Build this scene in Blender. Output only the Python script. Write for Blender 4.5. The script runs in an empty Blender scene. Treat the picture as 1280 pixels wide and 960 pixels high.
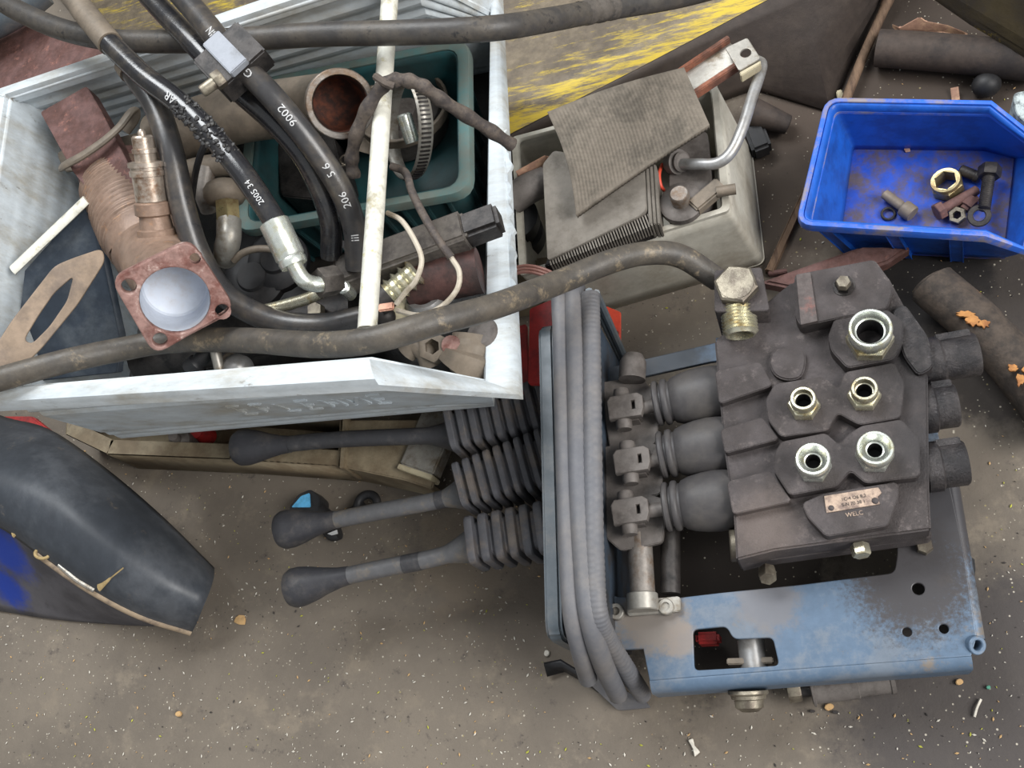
import bpy, bmesh, math, random
from mathutils import Vector, Matrix
random.seed(7)
PI = math.pi
sc = bpy.context.scene
COL = sc.collection
# ------------------------------------------------------------------ camera
F, CX, CY, H = 1250.0, 640.0, 480.0, 1.1
NAD = (1060.0, 985.0)
up = -Vector((NAD[0]-CX, -(NAD[1]-CY), -F)); up.normalize()
ex = Vector((1, 0, 0)); wx = ex-up*ex.dot(up); wx.normalize(); wy = up.cross(wx)
R3 = Matrix((wx, wy, up))                      # camera -> world
CAM = Vector((0, 0, H))
def ray(px, py): return R3 @ Vector(((px-CX)/F, -(py-CY)/F, -1.0))
_c = CAM+ray(CX, CY)*(-H/ray(CX, CY).z); CAM = CAM-Vector((_c.x, _c.y, 0))
def P(px, py, z=0.0):
    r = ray(px, py); return CAM+r*((z-CAM.z)/r.z)
def L(*pts): return [P(*p) for p in pts]
def tocam(p): return (CAM-p).normalized()
cd = bpy.data.cameras.new('camera'); cam = bpy.data.objects.new('camera', cd); COL.objects.link(cam)
cd.sensor_width = 36; cd.lens = F*36/1280; cd.clip_start = .01
cam.matrix_world = Matrix.Translation(CAM) @ R3.to_4x4()
sc.camera = cam
# ------------------------------------------------------------------ materials
def lin(c):
    return tuple(((v/255)/12.92 if v/255 <= .04045 else ((v/255+.055)/1.055)**2.4) for v in c)+(1,)
def M(name, base, rough=.6, metal=0.0, dirt=None, amt=.4, ds=25, bump=.15, bs=300, var=.25, dirt2=None, amt2=.3, ds2=60, spec=.4, soft=.1, stretch=None, flat=False):
    m = bpy.data.materials.new(name); m.use_nodes = True
    nt = m.node_tree; N = nt.nodes; K = nt.links
    b = N['Principled BSDF']; b.inputs['Metallic'].default_value = metal; b.inputs['Specular IOR Level'].default_value = spec
    tc = N.new('ShaderNodeTexCoord'); src = tc.outputs['Object']
    if stretch:
        mp = N.new('ShaderNodeMapping'); mp.inputs['Scale'].default_value = stretch; K.new(src, mp.inputs[0]); src = mp.outputs[0]
    def noise(scale, det=6, ro=.65):
        n = N.new('ShaderNodeTexNoise'); n.inputs['Scale'].default_value = scale; n.inputs['Detail'].default_value = det; n.inputs['Roughness'].default_value = ro
        K.new(src, n.inputs['Vector']); return n.outputs['Fac']
    def ramp(f, lo, hi):
        r = N.new('ShaderNodeMapRange'); r.inputs[1].default_value = lo; r.inputs[2].default_value = hi; r.interpolation_type = 'SMOOTHSTEP'; K.new(f, r.inputs[0]); return r.outputs[0]
    def mix(f, a, c, mode='MIX'):
        x = N.new('ShaderNodeMix'); x.data_type = 'RGBA'; x.blend_type = mode
        K.new(f, x.inputs[0]) if not isinstance(f, float) else setattr(x.inputs[0], 'default_value', f)
        for s, i in ((a, 6), (c, 7)):
            K.new(s, x.inputs[i]) if hasattr(s, 'is_linked') else setattr(x.inputs[i], 'default_value', s)
        return x.outputs[2]
    col = lin(base)
    if dirt: 
        t = .5+(.5-amt)*.42
        col = mix(ramp(noise(ds, 8, .7), t-soft, t+soft), col, lin(dirt))
    if dirt2:
        t = .5+(.5-amt2)*.42
        col = mix(ramp(noise(ds2, 8, .75), t-.06, t+.06), col, lin(dirt2))
    if var:
        f = ramp(noise(bs*.4, 5, .7), .3, .7)
        r = N.new('ShaderNodeMapRange'); r.inputs[3].default_value = 1-var; r.inputs[4].default_value = 1+var*.6; K.new(f, r.inputs[0])
        cb = N.new('ShaderNodeCombineColor'); [K.new(r.outputs[0], cb.inputs[i]) for i in range(3)]
        col = mix(1.0, col, cb.outputs[0], 'MULTIPLY')
    if hasattr(col, 'is_linked'): K.new(col, b.inputs['Base Color'])
    else: b.inputs['Base Color'].default_value = col
    rr = N.new('ShaderNodeMapRange'); rr.inputs[3].default_value = max(.05, rough-.12); rr.inputs[4].default_value = min(1, rough+.15)
    K.new(noise(ds*1.7+11, 5), rr.inputs[0]); K.new(rr.outputs[0], b.inputs['Roughness'])
    if bump:
        bp = N.new('ShaderNodeBump'); bp.inputs['Strength'].default_value = bump; bp.inputs['Distance'].default_value = .002
        K.new(noise(bs, 6, .7), bp.inputs['Height']); K.new(bp.outputs[0], b.inputs['Normal'])
    return m
m_hose = M('hose rubber', (54, 53, 54), .3, 0, (90, 82, 73), .27, 30, .1, 260, .12, spec=.6, soft=.18)
m_hose_oily = M('oily black hose', (38, 38, 41), .18, 0, (80, 74, 66), .2, 34, .08, 200, .12, spec=.7, soft=.18)
m_hose_dusty = M('dusty hose', (62, 60, 59), .42, 0, (92, 85, 76), .35, 30, .2, 260, .15, soft=.2, dirt2=(46, 45, 46), amt2=.25)
m_hose_mud = M('muddy hose', (92, 85, 76), .42, 0, (68, 65, 62), .5, 26, .25, 240, .18, soft=.2, dirt2=(128, 115, 96), amt2=.25, ds2=40)
m_gal = M('white bin plastic', (200, 208, 213), .45, 0, (164, 158, 144), .3, 14, .12, 120, .12, soft=.2, dirt2=(120, 114, 104), amt2=.12, ds2=40, stretch=(.6, 2.2, 1))
m_bar = M('white painted bar', (214, 212, 200), .45, 0, (150, 142, 120), .3, 30, .1, 200, .15, dirt2=(190, 178, 90), amt2=.2)
m_teal = M('teal bin plastic', (34, 86, 90), .38, 0, (52, 66, 66), .5, 14, .05, 150, .15, soft=.25)
m_tealrim = M('teal bin dusty rim', (104, 112, 104), .6, 0, (70, 108, 108), .4, 30, .05, 150, .12, soft=.2)
m_blue = M('blue bin plastic', (30, 90, 184), .38, 0, (30, 72, 150), .4, 18, .04, 120, .1)
m_bluefloor = M('blue bin dirty floor', (28, 70, 170), .55, 0, (84, 74, 82), .46, 34, .05, 120, .2, soft=.12)
m_blurim = M('blue bin scuffed rim', (46, 100, 204), .5, 0, (136, 128, 134), .42, 24, .05, 100, .1)
m_flange = M('pink rusty flange', (150, 118, 110), .65, .1, (112, 72, 64), .45, 34, .3, 300, .25, dirt2=(172, 150, 142), amt2=.25)
m_bellow = M('brown rusty bellows', (150, 126, 110), .42, .2, (124, 102, 88), .5, 24, .2, 260, .15, soft=.2, dirt2=(164, 128, 100), amt2=.2)
m_rust = M('red brown rust', (104, 76, 72), .7, .05, (86, 58, 52), .5, 22, .3, 250, .25, dirt2=(140, 96, 84), amt2=.2)
m_pipein = M('pale blasted bore', (206, 212, 222), .5, .2, (180, 178, 180), .3, 20, .05, 200, .1)
m_nickel = M('nickel fitting', (196, 182, 168), .3, .75, (140, 108, 84), .35, 50, .1, 300, .2)
m_zinc = M('zinc plated fitting', (226, 230, 222), .25, .8, (196, 192, 160), .3, 60, .05, 300, .12)
m_brass = M('brass fitting', (184, 168, 124), .3, .8, (140, 118, 84), .45, 60, .1, 300, .2)
m_yzinc = M('yellow zinc fitting', (212, 208, 186), .26, .8, (170, 152, 112), .35, 60, .1, 300, .15)
m_bolt = M('grimy bolt steel', (150, 142, 126), .4, .6, (98, 90, 80), .5, 60, .2, 300, .25)
m_darkst = M('oily dark steel', (58, 54, 52), .45, .3, (36, 34, 34), .4, 50, .25, 300, .25)
m_tan = M('dusty tan metal', (126, 114, 100), .55, .1, (100, 92, 82), .45, 26, .15, 200, .15, soft=.2)
m_castpipe = M('grey steel pipe end', (134, 128, 122), .45, .4, (112, 92, 74), .4, 40, .2, 250, .2)
m_orange = M('orange rust bore', (110, 62, 44), .8, 0, (60, 44, 40), .5, 40, .2, 250, .2)
m_greybar = M('grease caked grey steel', (92, 86, 80), .7, .05, (66, 61, 58), .45, 40, .5, 220, .25)
m_block = M('cast iron valve body', (81, 75, 75), .58, .15, (66, 60, 59), .5, 26, .55, 520, .24, dirt2=(100, 92, 90), amt2=.25, ds2=50)
m_blockoil = M('oily cast iron', (62, 58, 58), .42, .15, (40, 38, 40), .5, 40, .7, 420, .3, dirt2=(96, 92, 94), amt2=.15, ds2=110)
m_blockred = M('cast iron with red traces', (88, 80, 78), .6, .1, (122, 84, 78), .25, 60, .4, 420, .25)
m_brkt = M('blue painted bracket', (86, 105, 126), .42, .1, (102, 112, 124), .4, 10, .06, 200, .1, dirt2=(118, 110, 102), amt2=.22, ds2=18, soft=.05)
m_brktdk = M('dark blue painted steel', (66, 78, 92), .5, .1, (60, 58, 58), .45, 20, .1, 200, .15)
m_gasket = M('grey rubber profile', (100, 101, 106), .55, 0, (110, 106, 104), .4, 20, .06, 200, .1, spec=.35, soft=.2)
m_gasketdk = M('dark panel sheet', (84, 92, 98), .4, .1, (98, 98, 98), .35, 20, .06, 200, .12)
m_boot = M('black rubber boot', (68, 66, 67), .5, 0, (84, 80, 77), .3, 24, .05, 260, .1, spec=.35, soft=.2)
m_gaiter = M('grey rubber gaiter', (84, 84, 88), .6, 0, (106, 98, 92), .35, 28, .06, 260, .14, spec=.3)
m_lever = M('grey lever shaft', (98, 98, 100), .45, .2, (120, 112, 102), .3, 40, .06, 260, .12)
m_leverdk = M('black lever shaft', (62, 62, 65), .45, .1, (84, 82, 82), .3, 40, .06, 260, .12)
m_knob = M('black lever knob', (54, 54, 58), .5, 0, (76, 73, 72), .35, 40, .06, 260, .12)
m_knobend = M('tan knob end cap', (150, 138, 112), .5, 0, None)
m_cream = M('cream painted steel', (136, 124, 102), .6, 0, (112, 98, 78), .5, 16, .08, 150, .15)
m_creamlt = M('pale cream block', (190, 180, 152), .6, 0, (150, 138, 114), .35, 30, .08, 150, .15)
m_gbox = M('grey white box metal', (192, 188, 176), .5, .05, (150, 142, 128), .4, 14, .06, 150, .1, soft=.2, dirt2=(112, 104, 94), amt2=.1)
m_core = M('dusty grey core', (124, 118, 110), .8, 0, (104, 98, 90), .4, 24, .15, 300, .12)
m_foam = M('grey foam mat', (116, 108, 98), .9, 0, (96, 90, 82), .4, 30, .3, 350, .15, spec=.2)
m_alu = M('dull aluminium pipe', (164, 164, 164), .38, .5, (130, 122, 112), .35, 40, .08, 250, .12, soft=.2)
m_greym = M('grey motor casting', (104, 98, 94), .6, .1, (82, 76, 72), .4, 30, .15, 250, .15)
m_galv = M('galvanised tab', (164, 160, 152), .4, .5, (124, 112, 96), .35, 40, .1, 250, .15)
m_fender = M('black fender plastic', (56, 60, 66), .45, 0, (78, 81, 86), .42, 9, .1, 160, .14, dirt2=(96, 90, 84), amt2=.12, ds2=30, stretch=(1, .6, 1))
m_fendin = M('dusty fender underside', (92, 90, 94), .65, 0, (70, 68, 72), .45, 16, .06, 160, .12)
m_bluepaint = M('blue painted plastic', (24, 58, 150), .45, 0, (50, 64, 110), .4, 14, .05, 150, .12)
m_fendedge = M('worn fender edge', (150, 132, 110), .6, 0, (110, 96, 84), .4, 40, .05, 150, .12)
m_clip = M('tan clip', (164, 142, 100), .6, 0, None)
m_red = M('red painted steel', (172, 46, 44), .5, 0, (120, 40, 40), .4, 24, .05, 150, .15)
m_orangered = M('orange red tab', (226, 84, 60), .5, 0, (196, 70, 54), .35, 24, .05, 150, .1)
m_darkrust = M('dark flaky rust pipe', (74, 64, 56), .75, 0, (54, 48, 44), .45, 40, .5, 220, .25, dirt2=(176, 118, 62), amt2=.12, ds2=16)
m_wood = M('dirty brown wood', (112, 90, 72), .8, 0, (84, 66, 54), .45, 30, .2, 200, .2, stretch=(4, 1, 1))
m_dkmetal = M('dark brown steel', (70, 60, 54), .7, 0, (52, 46, 44), .45, 18, .2, 250, .2)
m_shard = M('pinkish wood shard', (170, 132, 112), .8, 0, (196, 160, 130), .4, 40, .2, 200, .2)
m_black = M('black rubber', (36, 36, 38), .5, 0, (52, 50, 50), .4, 30, .08, 200, .15)
m_blackpanel = M('black panel', (44, 52, 62), .4, 0, (72, 78, 84), .35, 12, .05, 150, .15)
m_tanstrip = M('tan dusty bracket', (142, 124, 106), .55, .2, (118, 104, 92), .4, 24, .08, 200, .15)
m_skyblue = M('light blue sticker', (96, 176, 222), .45, 0, None)
m_white = M('white print', (200, 200, 200), .6, 0, None, var=.1, bump=0)
m_wirew = M('white wire', (190, 180, 164), .5, 0, (140, 128, 110), .3, 40, .05, 200, .1)
m_wirep = M('pink brown wire', (150, 108, 98), .5, 0, (100, 70, 64), .3, 40, .05, 200, .1)
m_tape = M('taped dusty cable', (96, 86, 78), .7, 0, (66, 60, 58), .5, 60, .5, 160, .25)
m_plate = M('scraped plate nameplate', (178, 156, 138), .5, .2, (128, 110, 100), .45, 90, .1, 300, .2)
m_spec = M('speckled grey block', (176, 186, 186), .7, 0, (90, 96, 98), .4, 120, .1, 200, .2)
m_dark_layer = M('added black layer', (26, 25, 25), .35, 0, (48, 44, 41), .4, 30, .5, 120, .2)
m_dkred = M('dark red rusty pipe', (80, 54, 50), .6, .05, (52, 40, 38), .5, 22, .3, 250, .25)
m_dull = M('dull blue grey metal', (150, 154, 162), .6, .1, (120, 122, 126), .4, 40, .1, 200, .15)
m_copper = M('copper terminal', (186, 140, 118), .5, .4, None)
# ------------------------------------------------------------------ mesh builder
def frame(a):
    a = a.normalized(); h = Vector((0, 0, 1)) if abs(a.z) < .9 else Vector((1, 0, 0))
    x = h.cross(a).normalized(); return x, a.cross(x).normalized(), a
def spline(pts, k=8):
    if len(pts) < 3: return [pts[0].lerp(pts[-1], i/k) for i in range(k+1)]
    q = [2*pts[0]-pts[1]]+list(pts)+[2*pts[-1]-pts[-2]]; out = []
    for i in range(1, len(q)-2):
        a, b, c, d = q[i-1:i+3]
        for j in range(k):
            t = j/k
            out.append(.5*((2*b)+(c-a)*t+(2*a-5*b+4*c-d)*t*t+(3*b-a-3*c+d)*t**3))
    return out+[pts[-1].copy()]
def rnd(pts, r, n=4):
    """round the corners of a closed polygon (3D points)"""
    out = []; m = len(pts)
    for i in range(m):
        p, a, b = pts[i], pts[i-1], pts[(i+1) % m]
        ra = min(r, (a-p).length*.45); rb = min(r, (b-p).length*.45)
        s = p+(a-p).normalized()*ra; e = p+(b-p).normalized()*rb
        for j in range(n+1):
            t = j/n; out.append(s*(1-t)**2+p*2*t*(1-t)+e*t*t)
    return out
class MB:
    def __init__(s): s.bm = bmesh.new()
    def _merge(s, b):
        me = bpy.data.meshes.new('tmp'); b.to_mesh(me); b.free(); s.bm.from_mesh(me); bpy.data.meshes.remove(me); return s
    def loft(s, rows, cu=False, cv=False, cap0=False, cap1=False):
        V = [[s.bm.verts.new(p) for p in r] for r in rows]; n = len(rows[0]); m = len(rows)
        for i in range(m if cv else m-1):
            A, B = V[i], V[(i+1) % m]
            for j in range(n if cu else n-1):
                k = (j+1) % n
                try: s.bm.faces.new((A[j], A[k], B[k], B[j]))
                except ValueError: pass
        if cap0: s.bm.faces.new(V[0][::-1])
        if cap1: s.bm.faces.new(V[-1])
        return s
    def tube(s, path, r, n=14, caps=True, k=8, smooth=True, sq=1.0):
        p = spline(path, k) if smooth else path
        m = len(p); T = []
        for i in range(m):
            t = p[min(i+1, m-1)]-p[max(i-1, 0)]
            T.append(t.normalized() if t.length > 1e-9 else Vector((0, 0, 1)))
        x, y, _ = frame(T[0]); rows = []
        for i in range(m):
            x = (x-T[i]*x.dot(T[i])).normalized(); y = T[i].cross(x)
            rr = r(i/(m-1)) if callable(r) else (r[min(i, len(r)-1)] if isinstance(r, (list, tuple)) else r)
            rows.append([p[i]+(x*math.cos(2*PI*j/n)+y*math.sin(2*PI*j/n)*sq)*rr for j in range(n)])
        return s.loft(rows, cu=True, cap0=caps, cap1=caps)
    def lathe(s, o, ax, prof, n=28, loop=False, rot=0.0, xref=None, caps=True):
        x, y, a = frame(ax)
        if xref is not None: x = (xref-a*xref.dot(a)).normalized(); y = a.cross(x)
        rows = [[o+a*h+(x*math.cos(2*PI*j/n+rot)+y*math.sin(2*PI*j/n+rot))*max(r, 1e-5) for j in range(n)] for h, r in prof]
        return s.loft(rows, cu=True, cv=loop, cap0=caps and not loop, cap1=caps and not loop)
    def hexa(s, o, ax, r, h, rot=0.0, xref=None):
        return s.lathe(o, ax, [(0, r*.97), (h*.04, r), (h*.85, r), (h, r*.9)], 6, rot=rot, xref=xref)
    def ring(s, o, ax, ro, ri, h, n=32, ch=.0008):
        return s.lathe(o, ax, [(0, ro), (h-ch, ro), (h, ro-ch), (h, ri+ch), (h-ch, ri), (0, ri)], n, loop=True)
    def box(s, c, X, Y, Z, bev=.001, seg=2):
        b = bmesh.new(); bmesh.ops.create_cube(b, size=2)
        for v in b.verts: v.co = c+X*v.co.x+Y*v.co.y+Z*v.co.z
        if X.cross(Y).dot(Z) < 0: bmesh.ops.reverse_faces(b, faces=b.faces[:])
        if bev: bmesh.ops.bevel(b, geom=b.edges[:], offset=bev, segments=seg, affect='EDGES', clamp_overlap=True)
        return s._merge(b)
    def prism(s, top, vec, bev=.001, seg=2):
        b = bmesh.new(); t = [b.verts.new(p) for p in top]; u = [b.verts.new(p+(vec[i] if isinstance(vec, list) else vec)) for i, p in enumerate(top)]
        n = len(top); b.faces.new(t); b.faces.new(u[::-1])
        for i in range(n): b.faces.new((t[i], u[i], u[(i+1) % n], t[(i+1) % n]))
        bmesh.ops.recalc_face_normals(b, faces=b.faces[:])
        if bev:
            bmesh.ops.bevel(b, geom=[e for e in b.edges if e.calc_face_angle(0) > .35], offset=bev, segments=seg, affect='EDGES', clamp_overlap=True)
        return s._merge(b)
    def ball(s, c, r, sc3=(1, 1, 1), seg=16):
        b = bmesh.new(); bmesh.ops.create_uvsphere(b, u_segments=seg, v_segments=seg//2+2, radius=r)
        for v in b.verts: v.co = c+Vector((v.co.x*sc3[0], v.co.y*sc3[1], v.co.z*sc3[2]))
        return s._merge(b)
    def slab(s, outer, holes, z, th, bev=.0008):
        """flat plate with holes; outer / holes are world points, top at z"""
        cu = bpy.data.curves.new('tmp', 'CURVE'); cu.dimensions = '2D'; cu.fill_mode = 'BOTH'
        for poly in [outer]+list(holes):
            sp = cu.splines.new('POLY'); sp.points.add(len(poly)-1); sp.use_cyclic_u = True
            for i, p in enumerate(poly): sp.points[i].co = (p.x, p.y, 0, 1)
        cu.extrude = th/2-bev; cu.bevel_depth = bev; cu.bevel_resolution = 1; cu.offset = -bev
        o = bpy.data.objects.new('tmp', cu); COL.objects.link(o)
        me = bpy.data.meshes.new_from_object(o.evaluated_get(bpy.context.evaluated_depsgraph_get()))
        me.transform(Matrix.Translation((0, 0, z-th/2)))
        s.bm.from_mesh(me); bpy.data.objects.remove(o); bpy.data.curves.remove(cu); bpy.data.meshes.remove(me); return s
def circ(c, r, n=16): return [c+Vector((math.cos(2*PI*i/n)*r, -math.sin(2*PI*i/n)*r, 0)) for i in range(n)]
def obj(name, mb, mat, parent=None, sharp=38, mods=()):
    bm = mb.bm; bmesh.ops.recalc_face_normals(bm, faces=bm.faces[:])
    me = bpy.data.meshes.new(name); bm.to_mesh(me); bm.free()
    for p in me.polygons: p.use_smooth = True
    me.set_sharp_from_angle(angle=math.radians(sharp))
    for x in (mat if isinstance(mat, (list, tuple)) else [mat]): me.materials.append(x)
    o = bpy.data.objects.new(name, me); COL.objects.link(o)
    if parent is not None: o.parent = parent
    return o
def solid(o, th, off=-1, bev=0):
    md = o.modifiers.new('thick', 'SOLIDIFY'); md.thickness = th; md.offset = off; return o
THINGS = []
def thing(name, label, cat, group=None):
    o = bpy.data.objects.new(name, None); COL.objects.link(o); o.empty_display_size = .02
    o['label'] = label; o['category'] = cat
    if group: o['group'] = group
    THINGS.append(o); return o
def tag(o, label, cat, group=None, kind=None):
    if label: o['label'] = label
    if cat: o['category'] = cat
    if group: o['group'] = group
    if kind: o['kind'] = kind
    return o
def settle():
    """move every thing's origin to its base"""
    kids = {}
    for o in COL.objects:
        if o.parent: kids.setdefault(o.parent.name, []).append(o)
    def verts(o):
        v = [x.co for x in o.data.vertices] if o.type == 'MESH' else []
        for c in kids.get(o.name, []): v = v+verts(c)
        return v
    def shift(o, d):
        if o.type == 'MESH': o.data.transform(Matrix.Translation(-d))
        for c in kids.get(o.name, []): shift(c, d)
    for o in list(COL.objects):
        if o.parent or o.type not in ('MESH', 'EMPTY') or o.get('kind') == 'structure': continue
        v = verts(o)
        if not v: continue
        lo = [min(p[i] for p in v) for i in range(3)]; hi = [max(p[i] for p in v) for i in range(3)]
        d = Vector(((lo[0]+hi[0])/2, (lo[1]+hi[1])/2, lo[2]))
        shift(o, d); o.location = d
def text_on(path, s0, size, r, txt, name, parent, mat=None, rev=True, lift=.0004, k=8, side=0.0):
    """lettering wrapped on a hose"""
    p = spline(path, k); acc = [0]
    for i in range(1, len(p)): acc.append(acc[-1]+(p[i]-p[i-1]).length)
    def at(s):
        s = max(0, min(acc[-1]-1e-6, s))
        for i in range(1, len(p)):
            if acc[i] >= s:
                f = (s-acc[i-1])/(acc[i]-acc[i-1]); return p[i-1].lerp(p[i], f), (p[i]-p[i-1]).normalized()
    cu = bpy.data.curves.new('tmp', 'FONT'); cu.body = txt; cu.size = size; cu.align_y = 'CENTER'; cu.extrude = 0; cu.resolution_u = 2
    o = bpy.data.objects.new('tmp', cu); COL.objects.link(o)
    me = bpy.data.meshes.new_from_object(o.evaluated_get(bpy.context.evaluated_depsgraph_get()))
    bpy.data.objects.remove(o); bpy.data.curves.remove(cu)
    S = s0*acc[-1]
    for v in me.vertices:
        u, w = v.co.x, v.co.y-size*.02
        c, T = at(S-u if rev else S+u)
        N = tocam(c); N = (N-T*N.dot(T)).normalized(); D = -T if rev else T; U = N.cross(D)
        a = w/r+side; v.co = c+(N*math.cos(a)+U*math.sin(a))*(r+lift)
    me.materials.append(mat or m_white)
    q = bpy.data.objects.new(name, me); COL.objects.link(q); q.parent = parent; return q
def text_flat(o, X, Y, txt, size, name, parent, mat, depth=.0004):
    cu = bpy.data.curves.new('tmp', 'FONT'); cu.body = txt; cu.size = size; cu.align_x = 'CENTER'; cu.align_y = 'CENTER'; cu.extrude = depth
    q = bpy.data.objects.new('tmp', cu); COL.objects.link(q)
    me = bpy.data.meshes.new_from_object(q.evaluated_get(bpy.context.evaluated_depsgraph_get()))
    bpy.data.objects.remove(q); bpy.data.curves.remove(cu)
    Z = X.cross(Y).normalized()
    for v in me.vertices: v.co = o+X*v.co.x+Y*v.co.y+Z*v.co.z
    me.materials.append(mat); w = bpy.data.objects.new(name, me); COL.objects.link(w); w.parent = parent; return w
UP = Vector((0, 0, 1)); EX = Vector((1, 0, 0)); EY = Vector((0, 1, 0))

def patch(m, px, py, z, rad, col, w=.9, ns=40, soft=.3, amp=.8):
    """a stain or paint patch with its own ragged outline"""
    nt = m.node_tree; N = nt.nodes; K = nt.links; b = N['Principled BSDF']; inp = b.inputs['Base Color']; old = inp.links[0].from_socket
    g = N.new('ShaderNodeNewGeometry'); vm = N.new('ShaderNodeVectorMath'); vm.operation = 'DISTANCE'; K.new(g.outputs['Position'], vm.inputs[0]); vm.inputs[1].default_value = P(px, py, z)
    n = N.new('ShaderNodeTexNoise'); n.inputs['Scale'].default_value = ns; n.inputs['Detail'].default_value = 8; n.inputs['Roughness'].default_value = .75; K.new(g.outputs['Position'], n.inputs['Vector'])
    a = N.new('ShaderNodeMath'); a.operation = 'MULTIPLY_ADD'; K.new(n.outputs['Fac'], a.inputs[0]); a.inputs[1].default_value = rad*amp*2; K.new(vm.outputs['Value'], a.inputs[2])
    r = N.new('ShaderNodeMapRange'); r.interpolation_type = 'SMOOTHSTEP'; r.inputs[1].default_value = rad*(1+amp)*(1+soft*.5); r.inputs[2].default_value = rad*(1+amp)*(1-soft*.5); r.inputs[4].default_value = w; K.new(a.outputs[0], r.inputs[0])
    x = N.new('ShaderNodeMix'); x.data_type = 'RGBA'; K.new(r.outputs[0], x.inputs[0]); K.new(old, x.inputs[6]); x.inputs[7].default_value = lin(col); K.new(x.outputs[2], inp)
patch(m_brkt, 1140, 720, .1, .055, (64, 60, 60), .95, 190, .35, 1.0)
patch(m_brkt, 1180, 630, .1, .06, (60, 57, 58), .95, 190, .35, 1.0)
patch(m_brkt, 800, 445, .1, .07, (62, 66, 72), .9, 40)
patch(m_brkt, 815, 772, .1, .034, (126, 117, 108), .9, 60)
patch(m_brkt, 850, 800, .1, .016, (130, 120, 112), .85, 60)
patch(m_brkt, 960, 752, .1, .03, (112, 110, 112), .8, 60)
patch(m_block, 1150, 440, .17, .055, (48, 45, 46), .9, 150, .6)
patch(m_block, 1150, 560, .17, .030, (52, 49, 50), .85, 150, .6)
patch(m_block, 955, 660, .165, .03, (112, 100, 94), .6, 60, .8)
patch(m_fendin, 0, 690, .10, .042, (26, 58, 150), .95, 34, .5)
patch(m_fendin, 8, 735, .04, .030, (26, 58, 150), .95, 34, .5)
# ------------------------------------------------------------------ floor
def make_floor():
    m = bpy.data.materials.new('grimy concrete'); m.use_nodes = True
    nt = m.node_tree; N = nt.nodes; K = nt.links; b = N['Principled BSDF']
    tc = N.new('ShaderNodeTexCoord'); src = tc.outputs['Object']
    def noise(s, d=6, r=.65, o='Fac'):
        n = N.new('ShaderNodeTexNoise'); n.inputs['Scale'].default_value = s; n.inputs['Detail'].default_value = d; n.inputs['Roughness'].default_value = r; K.new(src, n.inputs['Vector']); return n.outputs[o]
    def rng(f, a, c, x=0, y=1):
        r = N.new('ShaderNodeMapRange'); r.interpolation_type = 'SMOOTHSTEP'
        for i, v in ((1, a), (2, c), (3, x), (4, y)): r.inputs[i].default_value = v
        K.new(f, r.inputs[0]); return r.outputs[0]
    def mix(f, a, c):
        x = N.new('ShaderNodeMix'); x.data_type = 'RGBA'; K.new(f, x.inputs[0])
        for s, i in ((a, 6), (c, 7)):
            K.new(s, x.inputs[i]) if hasattr(s, 'is_linked') else setattr(x.inputs[i], 'default_value', s)
        return x.outputs[2]
    def math_(op, a, c=None):
        x = N.new('ShaderNodeMath'); x.operation = op
        for s, i in ((a, 0), (c, 1)):
            if s is None: continue
            K.new(s, x.inputs[i]) if hasattr(s, 'is_linked') else setattr(x.inputs[i], 'default_value', s)
        return x.outputs[0]
    col = mix(rng(noise(5), .35, .65), lin((117, 108, 97)), lin((103, 95, 86)))
    col = mix(rng(noise(17, 8, .75), .52, .66), col, lin((124, 114, 101)))
    col = mix(rng(noise(32, 8, .8), .56, .68), col, lin((84, 77, 72)))
    # ragged dark and pale patches: oily dirt, plus shade painted under bracket and behind valve
    for (px, py, rad, c, w) in ((1245, 900, .15, (66, 62, 62), .85), (1175, 85, .22, (62, 53, 47), .95), (975, 230, .13, (80, 69, 61), .8), (1230, 400, .12, (48, 43, 41), .9), (1150, 345, .07, (36, 33, 32), .95), (900, 720, .12, (44, 39, 36), .95), (1010, 790, .05, (44, 39, 36), .9), (590, 690, .07, (146, 132, 114), .6), (650, 700, .12, (92, 82, 74), .4)):  # top-right patch: real dirt with shade painted in
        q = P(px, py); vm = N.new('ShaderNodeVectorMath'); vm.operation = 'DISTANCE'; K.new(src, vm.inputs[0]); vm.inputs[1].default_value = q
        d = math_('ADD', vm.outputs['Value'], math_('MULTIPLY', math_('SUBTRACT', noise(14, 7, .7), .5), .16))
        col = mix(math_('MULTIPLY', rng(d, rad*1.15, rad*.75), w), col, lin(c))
    for sc_, th, c in ((140, .18, (196, 188, 172)), (230, .2, (176, 168, 150)), (90, .12, (150, 138, 100)), (160, .16, (58, 54, 50))):
        v = N.new('ShaderNodeTexVoronoi'); v.inputs['Scale'].default_value = sc_; K.new(src, v.inputs['Vector'])
        se = N.new('ShaderNodeSeparateColor'); K.new(v.outputs['Color'], se.inputs[0])
        f = math_('MULTIPLY', rng(v.outputs['Distance'], th, th*.6), rng(se.outputs[0], .8, .86))
        col = mix(math_('MULTIPLY', f, .75), col, lin(c))
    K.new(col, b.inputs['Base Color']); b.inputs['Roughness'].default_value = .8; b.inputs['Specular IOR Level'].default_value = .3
    bp = N.new('ShaderNodeBump'); bp.inputs['Strength'].default_value = .35; bp.inputs['Distance'].default_value = .003
    K.new(noise(90, 8, .7), bp.inputs['Height']); K.new(bp.outputs[0], b.inputs['Normal'])
    mb = MB(); n = 24
    mb.loft([[Vector((-4+8*i/n, -4+8*j/n, 0)) for i in range(n+1)] for j in range(n+1)])
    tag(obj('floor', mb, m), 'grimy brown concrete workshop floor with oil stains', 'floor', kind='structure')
make_floor()

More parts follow.
